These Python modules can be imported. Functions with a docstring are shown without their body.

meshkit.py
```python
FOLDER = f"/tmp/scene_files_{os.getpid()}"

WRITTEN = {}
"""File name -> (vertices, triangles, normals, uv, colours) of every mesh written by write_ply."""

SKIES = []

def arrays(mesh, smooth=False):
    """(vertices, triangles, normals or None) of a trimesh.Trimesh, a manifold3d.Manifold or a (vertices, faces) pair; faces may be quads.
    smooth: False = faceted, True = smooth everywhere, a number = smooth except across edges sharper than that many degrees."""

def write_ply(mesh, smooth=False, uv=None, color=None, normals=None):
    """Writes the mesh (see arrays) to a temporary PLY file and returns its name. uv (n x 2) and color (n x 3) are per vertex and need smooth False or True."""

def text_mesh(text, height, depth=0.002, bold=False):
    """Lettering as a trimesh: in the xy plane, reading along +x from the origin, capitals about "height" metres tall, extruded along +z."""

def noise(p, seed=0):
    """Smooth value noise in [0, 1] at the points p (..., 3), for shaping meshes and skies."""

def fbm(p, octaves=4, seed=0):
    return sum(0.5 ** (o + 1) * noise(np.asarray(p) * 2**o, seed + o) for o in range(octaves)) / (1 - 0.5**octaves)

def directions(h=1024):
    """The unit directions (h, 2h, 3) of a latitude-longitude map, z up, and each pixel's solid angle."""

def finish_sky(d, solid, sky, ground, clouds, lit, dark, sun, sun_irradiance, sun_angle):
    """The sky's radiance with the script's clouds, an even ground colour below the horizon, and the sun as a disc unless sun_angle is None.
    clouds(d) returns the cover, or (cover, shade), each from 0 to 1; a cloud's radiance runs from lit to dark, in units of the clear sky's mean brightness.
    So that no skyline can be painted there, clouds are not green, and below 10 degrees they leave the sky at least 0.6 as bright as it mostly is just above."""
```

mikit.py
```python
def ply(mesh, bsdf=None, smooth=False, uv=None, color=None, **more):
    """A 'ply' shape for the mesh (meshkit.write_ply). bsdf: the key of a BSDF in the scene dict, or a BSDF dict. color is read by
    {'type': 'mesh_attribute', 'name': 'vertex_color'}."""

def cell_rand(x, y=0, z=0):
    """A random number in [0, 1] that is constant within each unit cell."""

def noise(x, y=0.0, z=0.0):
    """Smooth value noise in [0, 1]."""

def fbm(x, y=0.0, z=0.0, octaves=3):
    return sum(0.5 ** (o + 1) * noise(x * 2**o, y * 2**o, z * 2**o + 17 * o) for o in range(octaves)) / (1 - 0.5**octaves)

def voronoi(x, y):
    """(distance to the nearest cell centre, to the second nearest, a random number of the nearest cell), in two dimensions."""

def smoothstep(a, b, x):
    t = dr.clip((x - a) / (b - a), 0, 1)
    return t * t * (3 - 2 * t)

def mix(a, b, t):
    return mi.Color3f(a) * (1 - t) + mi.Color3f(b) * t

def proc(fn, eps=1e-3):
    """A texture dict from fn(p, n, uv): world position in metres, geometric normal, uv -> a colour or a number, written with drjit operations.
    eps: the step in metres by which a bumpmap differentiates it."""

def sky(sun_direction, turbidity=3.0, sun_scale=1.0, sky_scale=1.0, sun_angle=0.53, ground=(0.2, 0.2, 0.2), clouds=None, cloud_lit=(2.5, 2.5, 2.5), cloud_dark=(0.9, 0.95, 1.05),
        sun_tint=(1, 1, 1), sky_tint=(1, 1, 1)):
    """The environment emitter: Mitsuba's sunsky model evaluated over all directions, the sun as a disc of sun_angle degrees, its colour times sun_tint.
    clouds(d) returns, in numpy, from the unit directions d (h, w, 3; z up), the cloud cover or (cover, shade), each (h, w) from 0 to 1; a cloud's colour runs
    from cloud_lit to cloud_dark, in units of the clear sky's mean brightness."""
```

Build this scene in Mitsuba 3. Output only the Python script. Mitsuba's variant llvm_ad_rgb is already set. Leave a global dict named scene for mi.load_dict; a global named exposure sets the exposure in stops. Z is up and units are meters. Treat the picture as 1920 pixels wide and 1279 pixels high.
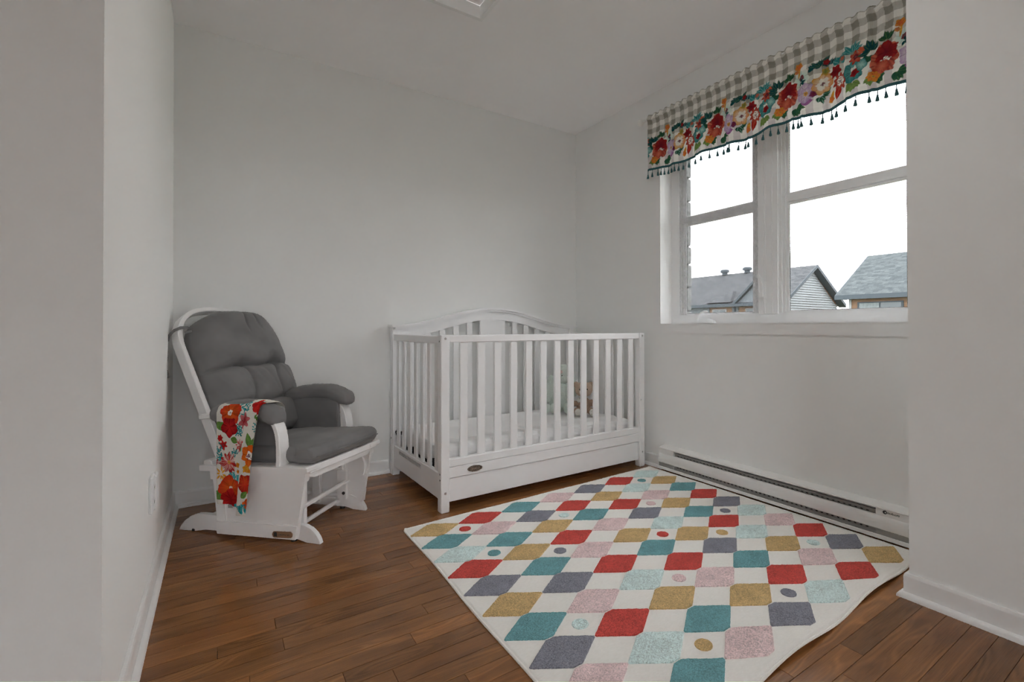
import math, numpy as np, trimesh, drjit as dr, mitsuba as mi, mikit, meshkit
import manifold3d as m3
from shapely.geometry import Polygon
from mikit import noise, fbm, smoothstep, mix, cell_rand, voronoi, proc
T = mi.ScalarTransform4f
scene, labels = {}, {}
rng = np.random.default_rng(7)

# ---------------------------------------------------------------- camera, sky, exposure
CAM = np.array([-2.40976, -2.8888, 0.90512])
FWD = np.array([0.530459, 0.847690, 0.005833]); RGT = np.array([0.847707, -0.530465, -0.000666]); UP = np.array([-0.002530, -0.005298, 0.999983])
scene['camera'] = {'type': 'perspective', 'fov_axis': 'x', 'fov': math.degrees(2 * math.atan(960 / 875.7255)), 'near_clip': 0.02, 'far_clip': 500.0,
                   'principal_point_offset_y': (639.5 - 608.0797) / 1279, 'to_world': T().look_at(origin=CAM.tolist(), target=(CAM + FWD).tolist(), up=UP.tolist())}
scene['sky'] = mikit.sky([0.3, -0.5, 0.8], turbidity=6.0, sun_scale=0.0, ground=(0.16, 0.16, 0.155), clouds=lambda d: 1.0 + 0 * d[..., 2], cloud_lit=(1.0, 1.01, 1.03))
exposure = 5.32
FILL_LAMP = 0.45    # radiance of the unseen lamp added as room fill

# ---------------------------------------------------------------- helpers
def lin(r, g, b):
    c = np.array([r, g, b]) / 255.0
    return tuple(np.where(c < 0.04045, c / 12.92, ((c + 0.055) / 1.055) ** 2.4).tolist())
def put(key, mesh, mat, label=None, cat=None, group=None, kind=None, smooth=False, **kw):
    k, n = key, 0
    while k in scene:
        n += 1; k = f'{key}_{n:03d}'
    scene[k] = mikit.ply(mesh, mat, smooth=smooth, **kw)
    tag(k, label, cat, group, kind)
    return k
def tag(k, label=None, cat=None, group=None, kind=None):
    d = {a: b for a, b in (('label', label), ('category', cat), ('group', group), ('kind', kind)) if b}
    if d: labels[k] = {**labels.get(k, {}), **d}
def cat(*ms): return trimesh.util.concatenate([m for m in ms])
_CF = None
def box(lo, hi, b=0.0):
    lo, hi = np.minimum(lo, hi).astype(float), np.maximum(lo, hi).astype(float)
    if b <= 0:
        m = trimesh.creation.box(extents=hi - lo); m.apply_translation((lo + hi) / 2); return m
    b = min(b, 0.49 * (hi - lo).min()); h = (hi - lo) / 2; v = []
    for s in np.ndindex(2, 2, 2):
        s = np.array(s) * 2 - 1
        for a in range(3):
            q = h - b; q[a] = h[a]; v.append(s * q)
    m = trimesh.convex.convex_hull(np.array(v)); m.apply_translation((lo + hi) / 2); return m
def rbox(lo, hi, r, n=10):
    """rounded box with n segments per side, for smooth shading"""
    lo, hi = np.array(lo, float), np.array(hi, float); h = (hi - lo) / 2
    g = np.linspace(-1, 1, n + 1); vs, fs = [], []
    for a in range(3):
        for s in (-1, 1):
            u, v = np.meshgrid(g, g, indexing='ij'); p = np.zeros((n + 1, n + 1, 3))
            p[..., a] = s; p[..., (a + 1) % 3] = u * s; p[..., (a + 2) % 3] = v
            i = np.arange((n + 1) ** 2).reshape(n + 1, n + 1) + sum(map(len, vs))
            vs.append(p.reshape(-1, 3)); fs.append(np.stack([i[:-1, :-1], i[1:, :-1], i[1:, 1:], i[:-1, 1:]], -1).reshape(-1, 4))
    p = np.vstack(vs); f = np.vstack(fs)
    r = np.minimum(r, h * 0.999) if np.ndim(r) else np.full(3, min(r, h.min() * 0.999))
    sg = np.sign(p) * np.minimum(np.abs(p) ** 0.6, 1)
    q = sg * h; c = np.clip(q, -(h - r), h - r); d = (q - c) / r
    nrm = np.linalg.norm(d, axis=1, keepdims=True); mx = np.abs(d).max(1, keepdims=True)
    d = np.where(nrm > 1e-9, d / np.maximum(nrm, 1e-9) * np.maximum(mx, 1e-9), d)
    m = trimesh.Trimesh(c + d * r + (lo + hi) / 2, np.vstack([f[:, [0, 1, 2]], f[:, [0, 2, 3]]]), process=False)
    m.merge_vertices(digits_vertex=6); return m
def ext(pts, t0, t1, a, b, c, o=(0, 0, 0)):
    """polygon pts in the (a, b) plane, extruded along c from t0 to t1"""
    g = pts if isinstance(pts, Polygon) else Polygon(pts)
    m = trimesh.creation.extrude_polygon(g.buffer(0), t1 - t0, engine='earcut')
    M = np.stack([a, b, c], 1).astype(float); v = m.vertices.copy(); v[:, 2] += t0
    f = m.faces if np.linalg.det(M) > 0 else m.faces[:, ::-1]
    return trimesh.Trimesh(v @ M.T + np.array(o), f, process=False)
EX, EY, EZ = np.eye(3)
def tube(path, r, n=10):
    p = np.asarray(path, float); r = np.broadcast_to(np.asarray(r, float), (len(p),)); t = np.gradient(p, axis=0); t /= np.linalg.norm(t, axis=1, keepdims=True)
    a = np.cross(t[0], [0, 0, 1] if abs(t[0][2]) < 0.9 else [1, 0, 0]); A = []
    for k in range(len(p)):
        a = a - t[k] * (a @ t[k]); a /= np.linalg.norm(a); A.append(a)
    A = np.array(A); B = np.cross(t, A); th = np.arange(n) * 2 * np.pi / n
    v = p[:, None] + r[:, None, None] * (np.cos(th)[None, :, None] * A[:, None] + np.sin(th)[None, :, None] * B[:, None])
    return skin(v, caps=True)
def skin(v, caps=False, closed=True):
    """rings v (k, n, 3) to a mesh"""
    k, n = v.shape[:2]; i, j = np.meshgrid(np.arange(k - 1), np.arange(n if closed else n - 1), indexing='ij'); j2 = (j + 1) % n
    q = np.stack([i * n + j, i * n + j2, (i + 1) * n + j2, (i + 1) * n + j], -1).reshape(-1, 4); vv = v.reshape(-1, 3)
    f = np.vstack([q[:, [0, 1, 2]], q[:, [0, 2, 3]]])
    if caps:
        c0, c1 = len(vv), len(vv) + 1; vv = np.vstack([vv, v[0].mean(0), v[-1].mean(0)]); e = np.arange(n); e2 = (e + 1) % n
        f = np.vstack([f, np.stack([e2, e, e * 0 + c0], 1), np.stack([(k - 1) * n + e, (k - 1) * n + e2, e * 0 + c1], 1)])
    m = trimesh.Trimesh(vv, f, process=False)
    return m
def bar(path, side, wid, thick):
    """rectangular bar along path; 'side' is the direction of the width"""
    p = np.asarray(path, float); t = np.gradient(p, axis=0); t /= np.linalg.norm(t, axis=1, keepdims=True)
    s = np.broadcast_to(np.asarray(side, float), p.shape); s = s - t * (s * t).sum(1, keepdims=True); s /= np.linalg.norm(s, axis=1, keepdims=True); n = np.cross(t, s)
    w = np.broadcast_to(np.asarray(wid, float), (len(p),))[:, None] / 2; h = thick / 2; b = min(0.003, h * 0.5)
    return skin(np.stack([p + s * x * w + n * y * h + s * cx * b + n * cy * b for x, y, cx, cy in ((1, 1, -1, 0), (-1, 1, 1, 0), (-1, 1, 0, -1), (-1, -1, 0, 1), (-1, -1, 1, 0), (1, -1, -1, 0), (1, -1, 0, 1), (1, 1, 0, -1))], 1), caps=True)
def lathe(prof, n=24, o=(0, 0, 0), axis=EZ):
    pr = np.asarray(prof, float); th = np.arange(n) * 2 * np.pi / n; axis = np.asarray(axis, float)
    a = np.cross(axis, [1, 0, 0] if abs(axis[0]) < 0.9 else [0, 1, 0]); a /= np.linalg.norm(a); b = np.cross(axis, a)
    v = pr[:, 1, None, None] * axis + pr[:, 0, None, None] * (np.cos(th)[None, :, None] * a + np.sin(th)[None, :, None] * b) + np.array(o)
    return skin(v, caps=True)
def disc(o, axis, r, t, n=20, bev=0.2):
    return lathe([(r, 0), (r, t * (1 - bev)), (r * (1 - bev), t)], n, o, axis)
def sph(c, r, n=3):
    m = trimesh.creation.icosphere(n, 1.0); m.apply_scale(1); m.vertices = m.vertices * np.broadcast_to(r, 3) + np.array(c); return m
def man(m): return m3.Manifold(m3.Mesh(np.asarray(m.vertices, np.float32), np.asarray(m.faces, np.uint32)))
def tri(M): q = M.to_mesh(); return trimesh.Trimesh(q.vert_properties[:, :3], q.tri_verts, process=False)
def ring(y0, y1, z0, z1, w, x0, x1, wb=None):
    wb = w if wb is None else wb
    return ext(Polygon([(y0, z0), (y1, z0), (y1, z1), (y0, z1)], [[(y0 + w, z0 + wb), (y1 - w, z0 + wb), (y1 - w, z1 - w), (y0 + w, z1 - w)]]), x0, x1, EY, EZ, EX)
def xf(m, M):
    q = m.copy(); q.vertices = np.asarray(q.vertices) @ np.asarray(M)[:3, :3].T + np.asarray(M)[:3, 3]; return q
def frame(o, a, b, c):
    M = np.eye(4); M[:3, 0], M[:3, 1], M[:3, 2], M[:3, 3] = a, b, c, o; return M
def grid(P, flip=False):
    """open grid P (a, b, 3)"""
    n, m = P.shape[:2]; i = np.arange(n * m).reshape(n, m); q = np.stack([i[:-1, :-1], i[1:, :-1], i[1:, 1:], i[:-1, 1:]], -1).reshape(-1, 4)
    if flip: q = q[:, ::-1]
    return trimesh.Trimesh(P.reshape(-1, 3), np.vstack([q[:, [0, 1, 2]], q[:, [0, 2, 3]]]), process=False)
def text(s, h, o, right, up, out, depth=0.0008, bold=False, width=None):
    m = meshkit.text_mesh(s, h, depth, bold); w = m.bounds[1][0] - m.bounds[0][0]
    if width: m.vertices[:, 0] *= width / w
    m.vertices[:, 0] -= m.bounds.mean(0)[0]; m.vertices[:, 1] -= m.bounds.mean(0)[1]
    return xf(m, frame(o, right, up, out))

# ---------------------------------------------------------------- materials
def pr(col, rough=0.6, **k):
    return {'type': 'principled', 'base_color': col if isinstance(col, dict) else {'type': 'rgb', 'value': list(map(float, col))}, 'roughness': rough, **k}
def two(b): return {'type': 'twosided', 'bsdf': b}
def bump(b, fn, scale, eps=1e-3): return {'type': 'bumpmap', 'arbitrary': {**proc(fn, eps)}, 'bsdf': b, 'scale': scale}
def mat(key, b): scene[key] = two(b) if b['type'] not in ('thindielectric', 'principledthin', 'dielectric') else b
def rough_paint(p, n, uv): return fbm(p.x * 190 + p.y * 140, p.y * 150 - p.x * 60, p.z * 170, 3)
def wavy(p, n, uv): return fbm(p.x * 60, p.y * 60, p.z * 60, 3)
mat('paint_wall', bump(pr((0.80, 0.81, 0.80), 0.65, specular=0.3), rough_paint, 0.0007))
mat('paint_ceiling', bump(pr((0.88, 0.875, 0.875), 0.8, specular=0.2), rough_paint, 0.0006))
mat('paint_trim', pr((0.80, 0.805, 0.80), 0.35, specular=0.45))
mat('white_lacquer', pr((0.82, 0.825, 0.83), 0.38, specular=0.45))
mat('white_chair', pr((0.83, 0.825, 0.82), 0.36, specular=0.45))
mat('vinyl', pr((0.80, 0.81, 0.82), 0.4, specular=0.45))
mat('enamel', pr((0.78, 0.785, 0.775), 0.3, specular=0.5))
mat('heater_inside', pr((0.20, 0.20, 0.20), 0.5))
mat('heater_lip', pr((0.30, 0.30, 0.29), 0.45))
mat('black', pr((0.018, 0.018, 0.018), 0.45))
mat('steel', pr((0.45, 0.44, 0.43), 0.35, metallic=0.9))
mat('dark_steel', pr((0.10, 0.095, 0.09), 0.4, metallic=0.7))
mat('bronze', pr((0.10, 0.075, 0.06), 0.4, metallic=0.6))
mat('bronze_light', pr((0.42, 0.34, 0.27), 0.4, metallic=0.5))
mat('print_black', pr((0.03, 0.03, 0.03), 0.7))
mat('print_grey', pr((0.30, 0.30, 0.29), 0.8))
mat('plaque_wood', bump(pr(proc(lambda p, n, uv: mix(lin(150, 118, 92), lin(120, 88, 64), fbm(p.x * 90, p.y * 90, p.z * 900, 3))), 0.5), wavy, 0.0003))
mat('glass', {'type': 'thindielectric', 'int_ior': 1.5})
mat('screen_wire', pr((0.20, 0.20, 0.21), 0.6))
mat('acrylic', {'type': 'blendbsdf', 'weight': 0.35, 'a': two(pr((0.8, 0.8, 0.78), 0.1)), 'b': {'type': 'thindielectric'}} if False else pr((0.74, 0.74, 0.71), 0.08, specular=0.6, clearcoat=0.6))

def wood(p, n, uv):
    row = dr.floor(uv.y); v = (uv.y - row); u = uv.x
    h1, h2, h3 = cell_rand(row, 3, 1), cell_rand(row, 5, 2), cell_rand(row, 7, 3)
    off = h1 * 91.0
    warp = fbm(u * 2.3 + off, v * 0.9 + h2 * 40, 0.0, 3)
    cath = noise(v * 2.6 + warp * 5.0 + off, u * 0.8 + warp * 3.0)
    rings = 0.5 + 0.5 * dr.sin((v * 3.0 + warp * 9.0 + u * (h3 - 0.5) * 5.0) * (4.0 + 5.0 * h2))
    fine = fbm(u * 22 + off, v * 55 + off, 0.0, 3)
    smoke = fbm(u * 4.5 + off * 2, v * 1.3 + h3 * 20, 3.0, 3)
    t = 0.25 * rings * smoothstep(0.45, 0.75, cath) + 0.35 * fine + 0.55 * smoke
    c = mix(lin(86, 55, 30), lin(176, 124, 74), dr.clip(t * 1.35 - 0.2, 0, 1))
    c = mix(c, mix(lin(96, 68, 44), lin(150, 92, 50), h3), 0.30)
    dark = smoothstep(0.60, 0.82, smoke) * 0.45
    c = mix(c, lin(78, 55, 42), dark)
    return c * (0.72 + 0.54 * h1)
def wood_rough(p, n, uv): return 0.13 + 0.13 * fbm(uv.x * 9, uv.y * 7, 0.0, 3)
def wood_bump(p, n, uv): return fbm(uv.x * 14, uv.y * 40, 0.0, 3)
mat('plank', bump(pr(proc(wood), 0.30, specular=0.42), wood_bump, 0.00025))
scene['plank']['bsdf']['bsdf']['roughness'] = proc(wood_rough)
mat('subfloor', pr((0.02, 0.013, 0.009), 0.9))

def weave(p, n, uv): return 0.5 + 0.25 * dr.sin(p.x * 2100) * dr.sin(p.y * 2100) + 0.6 * fbm(p.x * 260, p.y * 420, 0.0, 2)
mat('rug_white', bump(pr(proc(lambda p, n, uv: mix((0.82, 0.81, 0.77), (0.89, 0.88, 0.845), fbm(p.x * 130, p.y * 300, 0.0, 3))), 0.95, specular=0.1), weave, 0.0009, 5e-4))
def tuft(name, c):
    c = np.array(c)
    def f(p, n, uv):
        k = fbm(p.x * 420, p.y * 420, p.z * 120, 3); b = fbm(p.x * 24, p.y * 24, 0.0, 3)
        return mi.Color3f(c.tolist()) * (0.52 + 0.72 * smoothstep(0.15, 0.8, k) + 0.30 * b)
    mat(name, bump(pr(proc(f), 0.95, specular=0.08, sheen=0.4), lambda p, n, uv: fbm(p.x * 380, p.y * 380, p.z * 200, 3), 0.004, 5e-4))
TUFT = {'R': lin(196, 82, 76), 'T': lin(112, 160, 166), 'L': lin(206, 225, 224), 'G': lin(134, 136, 147), 'P': lin(222, 199, 200), 'Y': lin(198, 170, 122)}
for k_, c_ in TUFT.items(): tuft('tuft_' + k_, c_)

def velvet(p, n, uv): return mix(lin(106, 106, 106), lin(134, 133, 133), fbm(p.x * 9, p.y * 9, p.z * 9, 4))
mat('velvet', bump(pr(proc(velvet), 0.85, sheen=0.9, specular=0.12), lambda p, n, uv: fbm(p.x * 300, p.y * 300, p.z * 300, 3), 0.0006, 5e-4))
VC = {'type': 'mesh_attribute', 'name': 'vertex_color'}
scene['valance_cloth'] = {'type': 'principledthin', 'base_color': VC, 'roughness': 0.9, 'diff_trans': 0.35, 'spec_trans': 0.0}
mat('throw_cloth', pr(VC, 0.9, specular=0.1))
mat('teal_braid', bump(pr((0.028, 0.105, 0.120), 0.9), lambda p, n, uv: 0.5 + 0.5 * dr.sin(p.y * 1600 + p.z * 900), 0.001, 4e-4))
mat('teal_thread', pr((0.030, 0.095, 0.105), 0.9))
def plush(name, c, amp=0.004):
    mat(name, bump(pr(proc(lambda p, n, uv: mi.Color3f(list(c)) * (0.78 + 0.4 * fbm(p.x * 260, p.y * 260, p.z * 260, 3))), 0.95, specular=0.05, sheen=0.6), lambda p, n, uv: fbm(p.x * 240, p.y * 240, p.z * 240, 3), amp, 5e-4))
plush('plush_mint', (0.62, 0.69, 0.64)); plush('plush_tan', (0.50, 0.385, 0.305)); plush('plush_brown', (0.42, 0.305, 0.235)); plush('plush_cream', (0.70, 0.69, 0.64)); plush('plush_pink', (0.66, 0.52, 0.50))
mat('sheet', bump(pr((0.80, 0.80, 0.805), 0.95, specular=0.1, sheen=0.4), lambda p, n, uv: fbm(p.x * 90, p.y * 140, p.z * 140, 4), 0.006, 8e-4))

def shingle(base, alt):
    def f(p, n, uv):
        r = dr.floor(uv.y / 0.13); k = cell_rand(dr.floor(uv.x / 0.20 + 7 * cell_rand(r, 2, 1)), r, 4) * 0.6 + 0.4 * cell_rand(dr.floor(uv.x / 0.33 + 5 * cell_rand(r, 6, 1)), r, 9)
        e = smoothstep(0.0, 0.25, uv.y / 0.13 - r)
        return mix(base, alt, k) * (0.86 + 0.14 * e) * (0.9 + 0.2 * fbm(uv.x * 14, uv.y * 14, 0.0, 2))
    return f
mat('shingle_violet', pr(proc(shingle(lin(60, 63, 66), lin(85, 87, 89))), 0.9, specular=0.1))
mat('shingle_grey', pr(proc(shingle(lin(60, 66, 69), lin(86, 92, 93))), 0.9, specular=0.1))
mat('siding', pr((0.255, 0.285, 0.30), 0.7))
mat('fascia', pr((0.035, 0.05, 0.062), 0.6))
mat('siding_dark', pr((0.12, 0.14, 0.155), 0.7))
def bricks(p, n, uv):
    r = dr.floor(p.z / 0.075); fx = p.y / 0.22 + 0.5 * (r - 2 * dr.floor(r / 2)); c = dr.floor(fx)
    j = smoothstep(0.0, 0.10, p.z / 0.075 - r) * smoothstep(0.0, 0.05, fx - c)
    return mix((0.19, 0.145, 0.11), mix((0.20, 0.115, 0.068), (0.25, 0.15, 0.09), cell_rand(c, r, 2)), j)
mat('far_brick', pr(proc(bricks), 0.9))
mat('far_white', pr((0.30, 0.31, 0.32), 0.7)); mat('far_pane', pr((0.09, 0.11, 0.12), 0.2)); mat('far_blind', pr((0.20, 0.23, 0.24), 0.7))
mat('stone', bump(pr(proc(lambda p, n, uv: mix((0.15, 0.152, 0.155), (0.24, 0.243, 0.24), fbm(p.x * 30, p.y * 30, p.z * 18, 4))), 0.9), lambda p, n, uv: fbm(p.x * 50, p.y * 50, p.z * 40, 4), 0.02))
mat('grass', pr(proc(lambda p, n, uv: mix((0.05, 0.07, 0.03), (0.09, 0.11, 0.05), fbm(p.x * 0.8, p.y * 0.8, 0.0, 4))), 1.0))

# ---------------------------------------------------------------- room shell
H, L, YL, XR, YR = 2.44, 2.6086, -1.6574, -0.4484, -2.2634
RX, RY = -4.9, -5.4           # the rest of the room, behind the camera
WY0, WY1, WZ0, WZ1 = -2.19, -0.85, 0.922, 2.12
put('wall_back', box((-L, 0, 0), (0.17, 0.12, H)), 'paint_wall', 'white painted back wall behind the crib and the glider', 'wall', kind='structure')
put('wall_left', box((RX, YL, 0), (-L, 0.12, H)), 'paint_wall', 'white painted left wall with outer corner beside the glider', 'wall', kind='structure')
wl = man(box((0, YR, 0), (0.17, 0, H))) - man(box((-1, WY0, WZ0), (1, WY1, WZ1)))
put('wall_window', tri(wl), 'paint_wall', 'white painted wall around the window and above the heater', 'wall', kind='structure')
put('wall_right', box((XR, RY, 0), (0.17, YR, H)), 'paint_wall', 'white painted wall projecting at the right edge of the photo', 'wall', kind='structure')
wr = man(box((RX - .12, RY - .12, 0), (XR, RY, H))) - man(box((-3.4, RY - 1, 0.25), (-1.9, RY + 1, 2.2)))
put('wall_rear', tri(wr), 'paint_wall', 'white painted wall behind the camera with a wide opening added for fill light', 'wall', kind='structure')
put('wall_far', box((RX - .12, RY, 0), (RX, YL, H)), 'paint_wall', 'white painted side wall of the room behind the camera', 'wall', kind='structure')
HX, HY = -1.316, -0.846       # corner of the ceiling hatch
ce = man(box((RX, RY, H), (0.17, 0.12, H + 0.10))) - man(box((HX - 0.60, HY - 0.56, H - 1), (HX, HY, H + 1)))
put('ceiling', tri(ce), 'paint_ceiling', 'white painted ceiling with a recessed hatch', 'ceiling', kind='structure')
a_ = np.linspace(0, np.pi, 13)
pts = [(-0.16 + 0.11 * k / 12, H - 0.0045 * math.sin(a) ** 2) for k, a in enumerate(a_)]
put('ceiling__joint_ridge', ext(pts + [(-0.05, H + 0.002), (-0.16, H + 0.002)], YR, 0, EX, EZ, EY), 'paint_ceiling', smooth=40)
hx0, hy0 = HX - 0.60, HY - 0.56
tag('attic_hatch', 'white recessed attic hatch with narrow raised rim in the ceiling', 'hatch')
put('attic_hatch__panel', box((hx0 + 0.004, hy0 + 0.004, H + 0.058), (HX - 0.004, HY - 0.004, H + 0.075)), 'paint_ceiling')
rim = Polygon([(hx0 - .014, hy0 - .014), (HX + .014, hy0 - .014), (HX + .014, HY + .014), (hx0 - .014, HY + .014)], [[(hx0, hy0), (HX, hy0), (HX, HY), (hx0, HY)]])
put('attic_hatch__rim', ext(rim, H - 0.007, H, EX, EY, EZ), 'paint_trim')
rim2 = Polygon([(hx0, hy0), (HX, hy0), (HX, HY), (hx0, HY)], [[(hx0 + .005, hy0 + .005), (HX - .005, hy0 + .005), (HX - .005, HY - .005), (hx0 + .005, HY - .005)]])
put('attic_hatch__frame', ext(rim2, H - 0.007, H + 0.055, EX, EY, EZ), 'paint_trim')

# floor: every plank is a part
put('floor', box((RX, RY, -0.05), (0.17, 0.12, -0.0135)), 'subfloor', 'brown hardwood strip floor of narrow planks', 'floor', kind='structure')
PW, SEAM = 0.0581, -2.2495
def plank(x0, x1, y0, y1, pid):
    g, b, d, t = 0.0006, 0.0009, 0.0003, 0.013
    xa, xb, ya, yb = x0 + g, x1 - g, y0 + g, y1 - g
    v = np.array([[xa, ya, -t], [xb, ya, -t], [xb, yb, -t], [xa, yb, -t], [xa, ya, -d], [xb, ya, -d], [xb, yb, -d], [xa, yb, -d],
                  [xa + b, ya + b, 0], [xb - b, ya + b, 0], [xb - b, yb - b, 0], [xa + b, yb - b, 0]])
    f = []
    for k in range(4):
        k2 = (k + 1) % 4; f += [(k, k2, 4 + k2), (k, 4 + k2, 4 + k), (4 + k, 4 + k2, 8 + k2), (4 + k, 8 + k2, 8 + k)]
    f += [(8, 9, 10), (8, 10, 11)]
    uv = np.stack([v[:, 0] - x0 + (pid * 7.31) % 50, pid + np.clip((v[:, 1] - y0) / (y1 - y0), 0.02, 0.98)], 1)
    return v, np.array(f), uv
KNOWN = {(-0.65): -2.322, (-1.0): -2.296, (-1.35): -2.413, (-1.407): -2.253, (-0.768): -1.966, (-1.058): -1.855, (-1.116): -1.728, (-1.465): -1.849, (-1.814): -1.867, (-2.22): -1.151, (-2.337): -1.032, (-0.826): -1.275}
pid, rest = 0, []
y = SEAM + PW * 39
while y > RY:
    y1, y0 = min(y, 0.0), y - PW
    if y1 - y0 > 0.004:
        near = y0 > -2.78
        xl = -L if y0 > YL else RX
        if near: xl = -L
        known = [xx for yy, xx in KNOWN.items() if y0 < yy < y]
        joints = [xl]; x = xl + rng.uniform(0.25, 0.9)
        if known: joints.append(known[0]); x = known[0] + rng.uniform(0.6, 1.2)
        xe = 0.0 if y0 > YR else XR + 0.004
        while x < xe - 0.2: joints.append(x); x += rng.uniform(0.42, 1.25)
        joints.append(xe)
        for x0, x1 in zip(joints[:-1], joints[1:]):
            pid += 1; v, f, uv = plank(x0, x1, y0, y1, pid)
            if near: put('floor__plank', (v, f), 'plank', uv=uv)
            else: rest.append((v, f, uv))
        if near and y0 < YL:
            pid += 1; rest.append(plank(RX, -L, y0, y1, pid))
    y -= PW
vs = np.vstack([r[0] for r in rest]); us = np.vstack([r[2] for r in rest]); fs = np.vstack([r[1] + 12 * k for k, r in enumerate(rest)])
put('floor__plank_field', (vs, fs), 'plank', uv=us, kind='stuff')

# baseboards
def miter(path, prof):
    p = np.asarray(path, float); d = np.diff(p, axis=0); d /= np.linalg.norm(d, axis=1, keepdims=True); nl = np.stack([-d[:, 1], d[:, 0]], 1); out = []
    for k in range(len(p)):
        if k == 0: m = nl[0]
        elif k == len(p) - 1: m = nl[-1]
        else: s = nl[k - 1] + nl[k]; m = s * 2 / (s @ s) if True else s
        out.append([[*(p[k] + m * q[0]), q[1]] for q in prof])
    return np.array(out)
BASE = [(0.0005, 0.0), (0.012, 0.0), (0.012, 0.070), (0.0095, 0.078), (0.006, 0.080), (0.0005, 0.080)]
SHOE = [(0.0125, 0.0)] + [(0.0125 + 0.015 * math.cos(a), 0.019 * math.sin(a)) for a in np.linspace(0, math.pi / 2, 7)]
def boards(path, names, labs):
    B, S = miter(path, BASE), miter(path, SHOE)
    for k, (n, lb) in enumerate(zip(names, labs)):
        put(n, fixm(skin(B[k:k + 2], caps=True)), 'paint_trim', lb, 'baseboard', kind='structure')
        put(n + '__shoe_molding', fixm(skin(S[k:k + 2], caps=True)), 'paint_trim', smooth=35)
def fixm(m):
    m.merge_vertices(); m.fix_normals(); return m
boards([(0, -0.868), (0, 0), (-L, 0), (-L, YL), (RX, YL)], ['baseboard_window', 'baseboard_back', 'baseboard_left', 'baseboard_front_left'],
       ['short white baseboard between the crib and the heater', 'white baseboard along the back wall behind the glider', 'white baseboard along the left wall beside the glider', 'white baseboard round the left outer corner'])
boards([(XR, RY), (XR, YR), (0, YR)], ['baseboard_right', 'baseboard_return'], ['white baseboard along the projecting right wall', 'short white baseboard on the return of the right wall'])

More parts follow.
